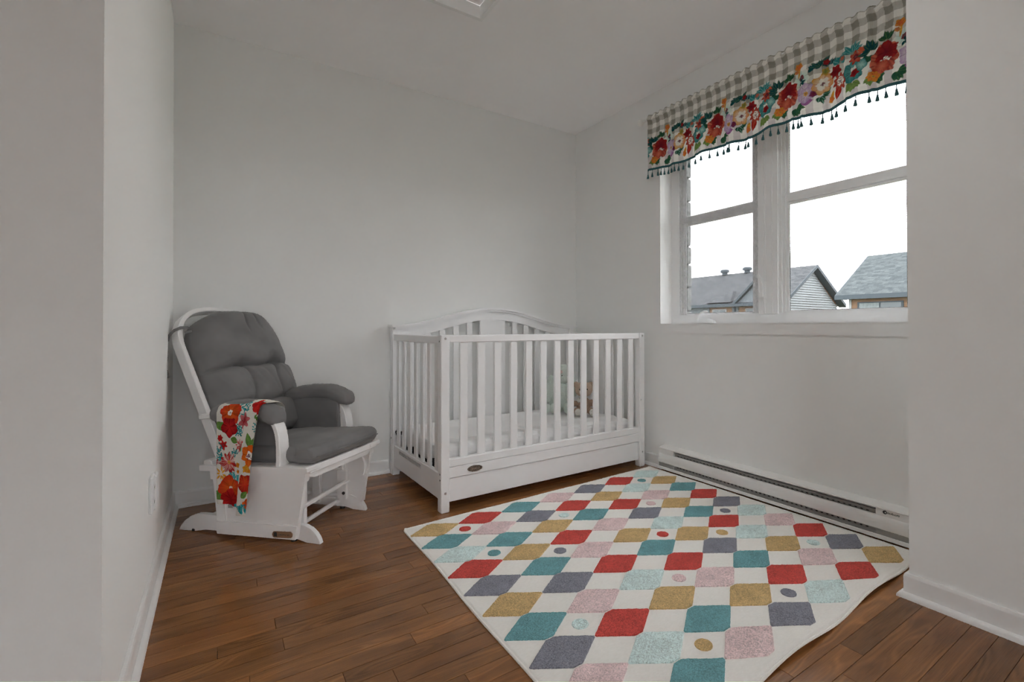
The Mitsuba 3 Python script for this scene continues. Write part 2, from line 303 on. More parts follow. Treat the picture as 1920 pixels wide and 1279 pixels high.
# electrical outlet on the left wall
tag('electrical_outlet', 'white wall outlet with cover plate low on the left wall', 'outlet')
put('electrical_outlet__plate', box((-L, -0.935, 0.282), (-L + 0.010, -0.860, 0.402), 0.003), 'vinyl')
put('electrical_outlet__plate', box((-L, -0.858, 0.270), (-L + 0.014, -0.785, 0.388), 0.005), 'vinyl')
for zc in (0.315, 0.362):
    k_ = put('electrical_outlet__socket', box((-L + 0.010, -0.913, zc - 0.014), (-L + 0.0125, -0.882, zc + 0.014), 0.001), 'vinyl')
    put(k_ + '__slot', cat(*[box((-L + 0.0125, yy, zc - 0.006), (-L + 0.0129, yy + 0.002, zc + 0.006)) for yy in (-0.904, -0.893)]), 'black')

# ---------------------------------------------------------------- window
D = 0.094
tag('window_1', 'white vinyl window with crank casement left and fixed pane right', 'window', kind='structure')
put('window_1__frame', cat(ring(WY0, WY1, WZ0, WZ1, 0.059, D, 0.165, 0.053)), 'vinyl')
put('window_1__mullion', cat(box((D - 0.004, -1.543, 0.972), (0.165, -1.439, 2.065), 0.002), *[box((D - 0.006, yy, 0.975), (D - 0.003, yy + 0.006, 2.06), 0.001) for yy in (-1.478, -1.468, -1.515)]), 'vinyl')
def sash(ya, yb, x0):
    """stepped sash between ya (near the corner) and yb"""
    zb, zt = 0.972, 2.064; k = put('window_1__sash', cat(ring(yb, ya, zb, zt, 0.0155, x0, x0 + 0.028, 0.006), ring(yb + .014, ya - .014, zb + .005, zt - .014, 0.017, x0 + 0.007, x0 + 0.028, 0.007), ring(yb + .029, ya - .029, zb + .010, zt - .029, 0.019, x0 + 0.014, x0 + 0.0195, 0.008)), 'vinyl')
    return k
s1 = sash(-0.909, -1.441, 0.099); s2 = sash(-1.543, -2.132, 0.099)
for s, (ya, yb) in ((s1, (-0.945, -1.425)), (s2, (-1.58, -2.10))):
    y_in, y_out = (-0.9565, -1.3935) if ya > -1 else (-1.5905, -2.0845)
    put(s + '__gasket', ring(y_out, y_in, 0.9885, 2.0175, 0.0028, 0.1168, 0.1176), 'black')
    put(s + '__rail', cat(box((0.109, yb, 1.558), (0.130, ya, 1.606), 0.003), box((0.114, yb, 1.545), (0.129, ya, 1.5575), 0.002)), 'vinyl')
    for z0, z1 in ((0.98, 1.557), (1.595, 2.05)):
        put(s + '__pane', grid(np.array([[[0.1178, ya, z0], [0.1178, yb, z0]], [[0.1178, ya, z1], [0.1178, yb, z1]]])), 'glass')
# insect screen inside the casement: thin wires
sy = np.arange(-1.436, -0.912, 0.0019); sz = np.arange(0.976, 2.06, 0.0019); w = 0.00011; V = []
for yy in sy: V.append([[0.0975, yy - w, 0.974], [0.0975, yy + w, 0.974], [0.0975, yy + w, 2.062], [0.0975, yy - w, 2.062]])
for zz in sz: V.append([[0.0977, -1.438, zz - w], [0.0977, -0.911, zz - w], [0.0977, -0.911, zz + w], [0.0977, -1.438, zz + w]])
V = np.array(V); put('window_1__insect_screen', (V.reshape(-1, 3), np.arange(len(V) * 4).reshape(-1, 4)), 'screen_wire', kind='stuff')
put('window_1__screen_frame', ring(-1.441, -0.909, 0.972, 2.064, 0.008, 0.0945, 0.0988), 'vinyl')
# casing boards round the opening
CW = 0.057
cs = Polygon([(WY0 - CW, WZ0 - CW), (WY1 + CW, WZ0 - CW), (WY1 + CW, WZ1 + CW), (WY0 - CW, WZ1 + CW)], [[(WY0, WZ0), (WY1, WZ0), (WY1, WZ1), (WY0, WZ1)]])
put('window_1__casing', ext(cs, -0.009, 0.0, EY, EZ, EX), 'paint_trim')
jb = Polygon([(WY0, WZ0), (WY1, WZ0), (WY1, WZ1), (WY0, WZ1)], [[(WY0 + .003, WZ0 + .003), (WY1 - .003, WZ0 + .003), (WY1 - .003, WZ1 - .003), (WY0 + .003, WZ1 - .003)]])
put('window_1__jamb_liner', ext(jb, -0.012, D, EY, EZ, EX), 'paint_trim')
# crank
cb = [(-1.180, 0.0), (-1.052, 0.0), (-1.058, 0.012), (-1.085, 0.022), (-1.14, 0.026), (-1.172, 0.016)]
k_ = put('window_1__crank', ext([(a, b + 0.927) for a, b in cb], 0.066, D, EY, EZ, EX), 'vinyl', 'white folding crank handle')
put('window_1__crank__handle', tube([(0.072, -1.062, 0.938), (0.066, -1.075, 0.962), (0.062, -1.092, 0.985), (0.064, -1.115, 0.996), (0.070, -1.138, 0.996)], [0.006, 0.0065, 0.0065, 0.007, 0.005]), 'vinyl', smooth=True)
k_ = put('window_1__latch', box((0.083, -1.474, 1.090), (D, -1.444, 1.150), 0.004), 'vinyl', 'white sash lock lever')
put('window_1__latch__lever', bar([(0.086, -1.434, 1.192), (0.080, -1.446, 1.178), (0.075, -1.458, 1.150), (0.073, -1.464, 1.110), (0.075, -1.465, 1.068)], [0, 1, 0], [0.010, 0.013, 0.018, 0.020, 0.016], 0.010), 'vinyl', smooth=40)
# unseen rear opening, added behind the camera to let in fill daylight
tag('window_2', 'wide white framed opening added in the rear wall for fill light', 'window', kind='structure')
put('window_2__frame', ext(Polygon([(-3.4, .25), (-1.9, .25), (-1.9, 2.2), (-3.4, 2.2)], [[(-3.34, .31), (-2.68, .31), (-2.68, 2.14), (-3.34, 2.14)], [(-2.62, .31), (-1.96, .31), (-1.96, 2.14), (-2.62, 2.14)]]), RY - .09, RY - .03, EX, EZ, EY), 'vinyl')
for xa, xb in ((-3.36, -2.66), (-2.64, -1.94)):
    put('window_2__pane', grid(np.array([[[xa, RY - .06, .29], [xb, RY - .06, .29]], [[xa, RY - .06, 2.16], [xb, RY - .06, 2.16]]])), 'glass')

# unseen dome lamp, added above the frame to brighten the walls evenly
LX, LY = -1.42, -1.86
tag('added_fill_lamp', 'unseen round white dome added on the ceiling as fill light', 'fill lamp')
put('added_fill_lamp__base', lathe([(0.205, 0), (0.205, -0.022), (0.195, -0.028)], 40, (LX, LY, H)), 'vinyl', smooth=30)
dome = [(0.19 * math.cos(t), -0.028 - 0.050 * math.sin(t)) for t in np.linspace(0, 1.5, 12)]
put('added_fill_lamp__shade', fixm(lathe(dome, 40, (LX, LY, H))), 'vinyl', smooth=40, emitter={'type': 'area', 'radiance': {'type': 'rgb', 'value': [FILL_LAMP, FILL_LAMP * 0.99, FILL_LAMP * 0.97]}})

# outside masonry at the window's left jamb
mw = man(box((0.172, -2.6, -2.8), (0.262, 0.3, 2.9))) - man(box((-1, -2.26, 0.86), (1, -0.862, 2.2)))
put('wall_outside', tri(mw), 'stone', 'grey stone veneer outside the window, seen at its left edge', 'wall', kind='structure')
zz = 0.86
while zz < 2.2:
    h = rng.uniform(0.09, 0.17); e = -0.870 - rng.uniform(0, 0.016)
    m = rbox((0.176, e, zz + 0.004), (0.268 + rng.uniform(-.004, .004), -0.80, zz + h - 0.004), 0.008, 6)
    m.vertices += 0.012 * (meshkit.fbm(np.asarray(m.vertices) * 30, 3, 5)[:, None] - 0.5)
    put('wall_outside__stone', m, 'stone', smooth=40); zz += h

# ---------------------------------------------------------------- baseboard heater
tag('baseboard_heater', 'long white electric baseboard heater on the wall under the window', 'heater')
HA, HB, HM0, HM1 = -0.876, -2.142, -0.985, -2.026
XZ = dict(a=EX, b=EZ, c=EY)
put('baseboard_heater__back_plate', box((-0.010, HB, 0.012), (0, HA, 0.152)), 'enamel')
put('baseboard_heater__top_lip', ext([(0, 0.158), (-0.010, 0.158), (-0.060, 0.149), (-0.063, 0.145), (-0.061, 0.142), (-0.010, 0.150), (0, 0.150)], HB, HA, **XZ), 'enamel', smooth=30)
cov = [(-0.050, 0.113), (-0.056, 0.112), (-0.0615, 0.106), (-0.0650, 0.092), (-0.0655, 0.075), (-0.0635, 0.060), (-0.0610, 0.057), (-0.0570, 0.055), (-0.0585, 0.061), (-0.0615, 0.075), (-0.0610, 0.090), (-0.0575, 0.103), (-0.052, 0.108)]
put('baseboard_heater__front_cover', ext(cov, HB + 0.003, HA - 0.003, **XZ), 'enamel', smooth=30)
put('baseboard_heater__bottom_lip', ext([(0, 0.016), (-0.062, 0.016), (-0.064, 0.019), (-0.064, 0.030), (-0.060, 0.033), (-0.055, 0.030), (-0.055, 0.021), (0, 0.021)], HB, HA, **XZ), 'enamel', smooth=30)
for ya, yb in ((HA, HM0), (HM1, HB)):
    put('baseboard_heater__end_cap', ext([(0, 0.0215), (-0.0535, 0.0215), (-0.0535, 0.048), (-0.0555, 0.110), (-0.0560, 0.1455), (-0.010, 0.152), (0, 0.152)], yb, ya, **XZ), 'enamel', smooth=30)
    put('baseboard_heater__kick_panel', box((-0.0565, yb, 0.032), (-0.053, ya, 0.060), 0.001), 'heater_lip')
put('baseboard_heater__inner_shield', cat(ext([(-0.012, 0.022), (-0.050, 0.025), (-0.050, 0.044), (-0.046, 0.044), (-0.046, 0.030), (-0.012, 0.026)], HM1, HM0, **XZ), box((-0.047, HM1, 0.044), (-0.044, HM0, 0.052)), box((-0.040, HM1, 0.108), (-0.036, HM0, 0.128)), box((-0.036, HM1, 0.120), (-0.012, HM0, 0.123))), 'heater_lip')
put('baseboard_heater__heating_element', tube([(-0.028, HM0 - 0.005, 0.075), (-0.028, -1.5, 0.075), (-0.028, HM1 + 0.005, 0.075)], 0.006), 'steel', smooth=True)
put('baseboard_heater__fins', cat(*[box((-0.046, yy, 0.050), (-0.012, yy + 0.0006, 0.100)) for yy in np.arange(HM1 + 0.03, HM0 - 0.03, 0.008)]), 'heater_inside', kind='stuff')
for yy in np.arange(HM1 + 0.03, HM0 - 0.01, 0.0223):
    put('baseboard_heater__vent_hole', box((-0.0476, yy, 0.0445), (-0.0468, yy + 0.009, 0.0500)), 'black')
    put('baseboard_heater__slot', box((-0.0408, yy, 0.1135), (-0.0398, yy + 0.009, 0.118)), 'black')
put('baseboard_heater__badge', cat(text('OUELLET', 0.0062, (-0.0560, -2.088, 0.1305), -EY, EZ, -EX, 0.0006, True, 0.042), ext(Polygon([(0.0075 * math.cos(a), 0.0075 * math.sin(a)) for a in np.linspace(0, 6.28, 24)], [[(0.002 + 0.003 * math.cos(a), 0.003 * math.sin(a)) for a in np.linspace(0, 6.28, 12)]]), 0, 0.0006, -EY, EZ, -EX, (-0.0560, -2.058, 0.1305))), 'print_black', 'small black printed maker badge')
put('baseboard_heater__warning_print', cat(*[box((-0.0478, -2.0 + 0.010 * i, 0.0340 + 0.003 * j), (-0.0468, -2.0 + 0.010 * i + rng.uniform(.004, .008), 0.0352 + 0.003 * j)) for i in range(10) for j in range(3)]), 'print_black')

# ---------------------------------------------------------------- crib
ca = math.atan2(0.027, 1.443)
CM = frame((-1.501, -0.790, 0), (math.cos(ca), math.sin(ca), 0), (-math.sin(ca), math.cos(ca), 0), EZ)
CL, CD = 1.443, 0.752
tag('crib', 'white wooden crib with slatted sides and arched headboard in the corner', 'crib')
def cp(name, m, mt='white_lacquer', label=None, smooth=False, **k): return put('crib__' + name, xf(m, CM), mt, label, smooth=smooth, **k)
b_ = 0.003
for x0 in (0, CL - 0.045):
    cp('post', box((x0, 0, 0), (x0 + 0.045, 0.042, 0.866), b_)); cp('post', box((x0, CD - 0.045, 0), (x0 + 0.045, CD, 0.905), b_))
cp('front_top_rail', box((0.045, 0.004, 0.829), (CL - 0.045, 0.034, 0.865), b_))
cp('front_bottom_rail', box((0.045, 0.004, 0.217), (CL - 0.045, 0.034, 0.256), b_))
cp('front_apron', box((0.045, 0.005, 0.164), (CL - 0.045, 0.033, 0.2155), 0.0015))
cp('drawer', cat(box((0.049, 0.012, 0.045), (CL - 0.049, 0.030, 0.160), 0.002), box((0.07, 0.030, 0.05), (CL - 0.07, 0.55, 0.06)), box((0.07, 0.030, 0.06), (0.085, 0.55, 0.15)), box((CL - 0.085, 0.030, 0.06), (CL - 0.07, 0.55, 0.15))))
for i in range(13):
    xc = 0.1305 + 0.0999 * i; cp('slat', box((xc - 0.022, 0.012, 0.2555), (xc + 0.022, 0.026, 0.8295), 0.003))
for sx in (0, 1):
    X = (lambda a, b: (a, b)) if sx == 0 else (lambda a, b: (CL - b, CL - a))
    a0, a1 = X(0.006, 0.034)
    cp('side_top_rail', box((a0, 0.042, 0.822), (a1, CD - 0.045, 0.861), b_))
    cp('side_panel', box((a0, 0.042, 0.058), (a1, CD - 0.045, 0.186), b_))
    b0, b1 = X(0.013, 0.027)
    for i in range(7):
        yc = 0.093 + 0.0935 * i; cp('side_slat', box((b0, yc - 0.019, 0.1855), (b1, yc + 0.019, 0.8225), 0.003))
def arch(x): return 0.918 + 0.120 * (0.5 + 0.5 * np.cos(np.pi * np.clip(np.abs(x - CL / 2) / (CL / 2), 0, 1)))
xs = np.linspace(-0.004, CL + 0.004, 60)
cp('headboard_arch', ext(Polygon([*zip(xs, arch(xs) - 0.012), *zip(xs[::-1], arch(xs[::-1]) - 0.082)]), CD - 0.040, CD - 0.008, EX, EZ, EY), smooth=30)
xs = np.linspace(-0.014, CL + 0.014, 60)
capA = Polygon([*zip(xs, arch(xs)), *zip(xs[::-1], arch(xs[::-1]) - 0.014)])
capB = Polygon([*zip(xs[1:-1], arch(xs[1:-1]) - 0.014), *zip(xs[::-1][1:-1], arch(xs[::-1][1:-1]) - 0.027)])
cp('headboard_cap', cat(ext(capA, CD - 0.075, CD + 0.004, EX, EZ, EY), ext(capB, CD - 0.062, CD + 0.002, EX, EZ, EY)), smooth=30)
for xc in [0.137, 0.237, 0.337, 0.437, 0.537] + [0.904, 1.004, 1.104, 1.204, 1.304]:
    cp('headboard_slat', box((xc - 0.021, CD - 0.031, 0.22), (xc + 0.021, CD - 0.017, float(arch(xc)) - 0.08), 0.003))
cp('headboard_panel', box((0.617, CD - 0.032, 0.22), (0.822, CD - 0.016, 0.960), 0.003))
cp('headboard_bottom_rail', box((0.045, CD - 0.040, 0.15), (CL - 0.045, CD - 0.010, 0.222), b_))
cp('mattress_support', cat(box((0.05, 0.05, 0.165), (CL - 0.05, CD - 0.06, 0.172)), *[box((xx, yy, 0.168), (xx + 0.02, yy + 0.012, 0.215)) for xx in (0.036, CL - 0.056) for yy in (0.06, 0.2, 0.34, 0.48, 0.62)]), 'black', 'black metal mattress support')
for x0 in (0.0225, CL - 0.0225):
    for zz in (0.848, 0.095): cp('bolt', disc((x0, 0.0004, zz), -EY, 0.0065, 0.002, 14), 'steel')
for yy, zz in ((0.020, 0.835), (0.013, 0.188), (0.013, 0.160), (CD - 0.02, 0.875), (CD - 0.02, 0.225)): cp('bolt', disc((0.0004, yy, zz), -EX, 0.0045, 0.0015, 12), 'dark_steel')
for zz in (0.60, 0.455, 0.375, 0.30): cp('adjustment_hole', disc((0.030, CD - 0.0452, zz), -EY, 0.004, 0.0012, 12), 'black')
cp('adjustment_hole', disc((CL - 0.012, 0.0418, 0.43), EY, 0.004, 0.0012, 12), 'black')
cp('adjustment_hole', disc((CL - 0.036, 0.0002, 0.433), -EY, 0.0035, 0.0008, 12), 'black')
cp('bracket_knob', cat(disc((0.030, CD - 0.0455, 0.262), -EY, 0.014, 0.014, 18), box((0.02, CD - 0.060, 0.245), (0.06, CD - 0.045, 0.262))), 'black')
ov = Polygon([(0.042 * math.cos(a) * (1 if abs(math.cos(a)) < .8 else 1.0), 0.0155 * math.sin(a)) for a in np.linspace(0, 2 * math.pi, 40)])
k_ = cp('plaque', ext(ov, 0, 0.004, EX, EZ, -EY, (0.187, 0.0045, 0.191)), 'bronze', 'dark bronze oval maker plaque')
put(k_ + '__lettering', xf(cat(text('GRACO', 0.0125, (0.187, 0.0005, 0.191), EX, EZ, -EY, 0.0008, True, 0.052), ext(ov.buffer(-0.0015).difference(ov.buffer(-0.0028)), 0, 0.0007, EX, EZ, -EY, (0.187, 0.0005, 0.191))), CM), 'bronze_light')
cp('warning_label', cat(*[box((0.0052, 0.60 - 0.0105 * i, 0.168 - 0.0055 * j), (0.0059, 0.60 - 0.0105 * i + rng.uniform(.005, .0095), 0.1715 - 0.0055 * j)) for i in range(32) for j in range(4)]), 'print_grey', 'grey printed warning label')
# mattress
mm = rbox((0.055, 0.048, 0.172), (CL - 0.055, CD - 0.052, 0.300), 0.030, 90)
v = np.asarray(mm.vertices); top = np.clip((v[:, 2] - 0.22) / 0.06, 0, 1)
v[:, 2] += top * (0.010 * (meshkit.fbm(v * np.array([3, 9, 1]), 4, 3) - 0.5) + 0.006 * np.sin(v[:, 1] * 60 + 3 * meshkit.fbm(v * 4, 2, 9)) * np.exp(-((v[:, 1] - 0.16) / 0.09) ** 2))
side = np.clip((0.10 - v[:, 1]) / 0.05, 0, 1); v[:, 1] -= side * 0.010 * (meshkit.fbm(v * np.array([14, 3, 30]), 3, 8) - 0.3); v[:, 1] = np.maximum(v[:, 1], 0.040)
mm.vertices = v
put('crib_mattress', xf(mm, CM), 'sheet', 'white sheeted mattress lying inside the crib', 'mattress', smooth=True)

# ---------------------------------------------------------------- plush toys in the crib
def blob(parts, edge=0.006, it=8, amp=0.0012, seed=1):
    M = m3.Manifold()
    for c, r in parts: M = M + man(sph((0, 0, 0), r, 3)).translate([float(q) for q in c])
    m = tri(M.refine_to_length(edge)); m.merge_vertices(); trimesh.smoothing.filter_taubin(m, 0.5, -0.53, it)
    m.vertices = np.asarray(m.vertices) + m.vertex_normals * (amp * (meshkit.noise(np.asarray(m.vertices) * 160, seed) - 0.5))[:, None]; return m
fr2 = np.array([-FWD[0], -FWD[1], 0]); fr2 /= np.linalg.norm(fr2); rt2 = np.cross(EZ, fr2)   # fr2: towards the camera, rt2: to its right
rt2 = np.array([RGT[0], RGT[1], 0]) / np.hypot(RGT[0], RGT[1])
BM = frame((-0.302, -0.440, 0.305), rt2, -fr2, EZ)      # local x: right in view, y: away from view, z: up
tag('teddy_bear', 'small tan teddy bear sitting against the mint bunny in the crib', 'teddy bear')
def tb(n, m, mt, lb=None): return put('teddy_bear__' + n, xf(m, BM), mt, lb, smooth=True)
tb('body', blob([((0, 0.0, 0.064), (0.050, 0.045, 0.062)), ((-0.068, -0.020, 0.080), (0.044, 0.020, 0.019)), ((0.062, -0.016, 0.084), (0.034, 0.022, 0.026)), ((-0.048, -0.040, 0.030), (0.026, 0.045, 0.026)), ((0.048, -0.040, 0.030), (0.026, 0.045, 0.026))], seed=3), 'plush_brown')
tb('head', blob([((0, -0.012, 0.175), (0.061, 0.048, 0.053)), ((-0.050, 0.0, 0.206), (0.022, 0.012, 0.021)), ((0.050, 0.0, 0.206), (0.022, 0.012, 0.021))], seed=4), 'plush_tan')
tb('muzzle', blob([((-0.012, -0.054, 0.160), (0.024, 0.018, 0.019))], 0.004), 'plush_cream', 'cream muzzle')
for sx in (-0.034, 0.016): tb('eye', sph((sx, -0.0575, 0.181), 0.0042, 2), 'black', 'black bead eye')
tb('nose', sph((-0.012, -0.0735, 0.166), (0.006, 0.004, 0.004), 2), 'plush_pink')
for sx in (-0.048, 0.050): tb('foot_pad', sph((sx, -0.0800, 0.031), (0.023, 0.010, 0.024), 3), 'plush_cream', 'cream foot sole')
tb('bow', cat(sph((-0.040, -0.055, 0.108), (0.013, 0.008, 0.016), 2), sph((-0.018, -0.055, 0.106), (0.012, 0.008, 0.012), 2), sph((-0.029, -0.058, 0.107), (0.006, 0.006, 0.006), 2)), 'plush_cream', 'cream neck bow')
NM = frame((-0.378, -0.270, 0.306), rt2, -fr2, EZ)
tag('plush_bunny', 'pale mint plush bunny with floppy ears behind the teddy bear', 'plush bunny')
def nb(n, m, mt, lb=None): return put('plush_bunny__' + n, xf(m, NM), mt, lb, smooth=True)
nb('body', blob([((0, 0.0, 0.11), (0.082, 0.060, 0.112)), ((-0.040, -0.070, 0.036), (0.036, 0.060, 0.036)), ((0.055, -0.070, 0.036), (0.036, 0.060, 0.036)), ((-0.06, -0.03, 0.15), (0.035, 0.035, 0.05)), ((0.06, -0.03, 0.15), (0.035, 0.035, 0.05))], 0.008, seed=6), 'plush_mint')
nb('head', blob([((0.028, -0.010, 0.268), (0.066, 0.056, 0.070))], 0.008, seed=7), 'plush_mint')
nb('ear', blob([((-0.060, -0.034, 0.212), (0.030, 0.014, 0.055)), ((-0.086, -0.048, 0.140), (0.028, 0.014, 0.075))], seed=8), 'plush_mint')
nb('ear', blob([((0.086, -0.030, 0.235), (0.022, 0.014, 0.050)), ((0.104, -0.040, 0.170), (0.022, 0.014, 0.060))], seed=9), 'plush_mint')
nb('foot', blob([((-0.098, -0.072, 0.036), (0.034, 0.022, 0.035))], seed=10), 'plush_mint')
nb('cheek', sph((0.002, -0.056, 0.285), (0.020, 0.010, 0.014), 3), 'plush_pink', 'pink cheek')
for sx in (0.012, 0.050): nb('eye', sph((sx, -0.066, 0.262), 0.0035, 2), 'black')

# ---------------------------------------------------------------- glider chair
fv = np.array([0.7205, -0.6935, 0]); lv = np.array([0.6935, 0.7205, 0]); O = np.array([-2.561, -0.323, 0])
FM = frame(O, fv, lv, EZ)
YAW, TILT = math.radians(6), math.radians(4)
fb = fv * math.cos(YAW) - lv * math.sin(YAW); lb = lv * math.cos(YAW) + fv * math.sin(YAW)
ft = fb * math.cos(TILT) + EZ * math.sin(TILT); ut = EZ * math.cos(TILT) - fb * math.sin(TILT)
B0 = O + fv * 0.43 + lv * 0.19 + EZ * 0.30
GM = frame(B0 - ft * 0.43 - lb * 0.19 - ut * 0.30, ft, lb, ut)
tag('glider_chair', 'white glider chair with grey velvet cushions in the left corner', 'glider chair')
def gp(n, m, mt='white_chair', lab=None, smooth=False, M=None, **k): return put('glider_chair__' + n, xf(m, GM if M is None else M), mt, lab, smooth=smooth, **k)
foot = [(0, 0), (0.012, 0.022), (0.034, 0.046), (0.064, 0.066), (0.095, 0.076), (0.12, 0.079), (0.19, 0.079), (0.40, 0.074), (0.60, 0.073), (0.632, 0.071), (0.660, 0.060), (0.684, 0.040), (0.698, 0.020), (0.705, 0.0), (0.64, 0.002), (0.60, 0.012), (0.14, 0.012), (0.09, 0.002)]
for l0 in (0.0, 0.366): gp('base_foot', ext(foot, l0, l0 + 0.022, EX, EZ, EY), smooth=25, M=FM)
for l0 in (-0.002, 0.364):
    for s0 in (0.075, 0.575): gp('foot_glide', lathe([(0.013, 0), (0.013, 0.008), (0.009, 0.012)], 14, (s0, l0 + 0.012, 0)), 'black', 'black rubber glide', M=FM)
for s0, z0 in ((0.607, 0.141), (0.561, 0.042), (0.12, 0.05)): gp('rod', tube([(s0, 0.010, z0), (s0, 0.2, z0), (s0, 0.378, z0)], 0.0105, 14), smooth=40, M=FM)
for l0, l1 in ((0.024, 0.044), (0.344, 0.364)):
    up = Polygon([(0.565, 0.055), (0.612, 0.055), (0.612, 0.262), (0.606, 0.272), (0.590, 0.277), (0.574, 0.272), (0.565, 0.262)])
    gp('base_upright', ext(up, l0, l1, EX, EZ, EY), smooth=25, M=FM)
    gp('base_crossbar', box((0.21, l0, 0.02), (0.56, l1, 0.060), 0.003), M=FM)
    for s0 in (0.30, 0.455): gp('glide_link', box((s0 - 0.022, l0 + (-.012 if l0 > .2 else .012), 0.030), (s0 + 0.022, l1 + (-.012 if l0 > .2 else .012), 0.270), 0.003), M=FM)
l0 = 0.326
gp('link_block', box((0.50, l0, 0.203), (0.606, l0 + 0.020, 0.247), 0.004), M=FM)
gp('bolt', cat(disc((0.588, l0, 0.228), -EY, 0.0085, 0.003, 18), disc((0.588, l0 - 0.003, 0.228), -EY, 0.004, 0.002, 12)), 'dark_steel', M=FM)
gp('bolt', disc((0.600, 0.344, 0.086), -EY, 0.008, 0.003, 18), 'dark_steel', M=FM)
for s0 in (0.285, 0.315, 0.44, 0.47):
    for z0 in (0.045, 0.255): gp('screw', disc((s0, 0.332, z0), -EY, 0.0028, 0.001, 10), 'steel', M=FM)
NEAR, FAR = -0.05, 0.41
gp('rod', tube([(0.535, NEAR + 0.02, 0.216), (0.535, 0.2, 0.216), (0.535, FAR - 0.02, 0.216)], 0.0105, 14), smooth=40)
for l_, o in ((NEAR, 1), (FAR, -1)):
    E = lambda pts, a, b: ext(pts, min(l_ + a * o, l_ + b * o), max(l_ + a * o, l_ + b * o), EX, EZ, EY)
    gp('side_panel', E([(0.240, 0.034), (0.645, 0.034), (0.705, 0.275), (0.228, 0.275)], 0.006, 0.018))
    gp('side_panel_stile', E([(0.238, 0.032), (0.285, 0.032), (0.280, 0.275), (0.222, 0.275)], 0.002, 0.018))
    gp('side_panel_stile', E([(0.600, 0.032), (0.652, 0.032), (0.712, 0.275), (0.655, 0.275)], 0.002, 0.018))
    gp('side_panel_rail', E([(0.236, 0.030), (0.651, 0.030), (0.664, 0.084), (0.232, 0.084)], -0.003, 0.020))
    gp('side_apron', E([(0.216, 0.262), (0.714, 0.262), (0.722, 0.302), (0.214, 0.302)], -0.004, 0.024))
    a0, a1 = sorted((l_ - 0.020 * o, l_ + 0.060 * o))
    gp('arm_base', ext([(0.175, 0.302), (0.740, 0.302), (0.745, 0.308), (0.745, 0.320), (0.740, 0.325), (0.175, 0.325)], a0, a1, EX, EZ, EY))
    gp('recline_lever' if l_ == NEAR else 'recline_stop', ext([(0.650, 0.150), (0.672, 0.160), (0.684, 0.190), (0.684, 0.225), (0.672, 0.252), (0.655, 0.258)], *sorted((l_ + 0.020 * o, l_ + 0.032 * o)), EX, EZ, EY), smooth=25)
    # bent arm: post rising from the base, running back under the pad to the back frame
    pth = np.array([(0.588, 0.325), (0.592, 0.37), (0.594, 0.42), (0.588, 0.468), (0.573, 0.500), (0.545, 0.522), (0.505, 0.536), (0.44, 0.540), (0.30, 0.537), (0.17, 0.530)])
    tt = np.linspace(0, len(pth) - 1, 40); pth = np.stack([np.interp(tt, range(len(pth)), pth[:, k]) for k in (0, 1)], 1)
    kz = np.array([1, 2, 3, 2, 1]) / 9; pth[2:-2] = np.stack([np.convolve(pth[:, k], kz, 'valid') for k in (0, 1)], 1)
    P3 = np.stack([pth[:, 0], np.full(40, l_ + 0.018 * o), pth[:, 1]], 1)
    gp('arm_frame', bar(P3, EY, 0.052, 0.022), smooth=30)
    # arm pad: a padded roll over the arm
    s_a, s_b, dz_ = (0.235, 0.590, -0.018) if l_ == NEAR else (0.235, 0.625, 0.0)
    ns, nt = 60, 40; S = np.linspace(s_a, s_b, ns); R = []
    for s in S:
        q = (s - s_a) / (s_b - s_a); e = (1 - abs(2 * q - 1) ** 8) ** 0.25 if 0 < q < 1 else 0.0; e = max(e, 0.30)
        zc = 0.553 + dz_ + 0.022 * math.sin(math.pi * min(1, q * 1.05)) - 0.020 * max(0, q - 0.75) / 0.25
        th = np.linspace(0, 2 * np.pi, nt, endpoint=False); c_, s_ = np.cos(th), np.sin(th)
        R.append(np.stack([np.full(nt, s), l_ + 0.022 * o + 0.052 * e * np.sign(c_) * np.abs(c_) ** 0.75, zc + np.where(s_ > 0, 0.042, 0.034) * e * np.sign(s_) * np.abs(s_) ** 0.8], 1))
    R = np.array(R); R += 0.006 * (meshkit.fbm(R * np.array([40, 25, 25]), 3, 4)[..., None] - 0.5)
    gp('arm_pad', skin(R, caps=True), 'velvet', smooth=True)
    # fabric side hanging between pad and seat
    li = l_ + 0.055 * o
    pw = rbox((0.27, li - 0.011, 0.312), (0.575, li + 0.011, 0.560), 0.010, 30); vv = np.asarray(pw.vertices)
    vv[:, 1] += 0.006 * (meshkit.fbm(vv * np.array([14, 1, 6]), 3, 2) - 0.5); pw.vertices = vv
    gp('arm_side_cover', pw, 'velvet', smooth=True)
gp('seat_front_rail', box((0.722, -0.046, 0.296), (0.742, 0.406, 0.324), 0.003))
gp('seat_front_rail', ext([(-0.05, 0.300), (0.41, 0.300), (0.40, 0.285), (0.36, 0.268), (0.0, 0.268), (-0.04, 0.285)], 0.700, 0.718, EY, EZ, EX))
gp('seat_rear_rail', box((0.19, -0.062, 0.325), (0.235, 0.422, 0.345), 0.003))
gp('seat_deck', box((0.235, -0.028, 0.285), (0.715, 0.388, 0.301)))
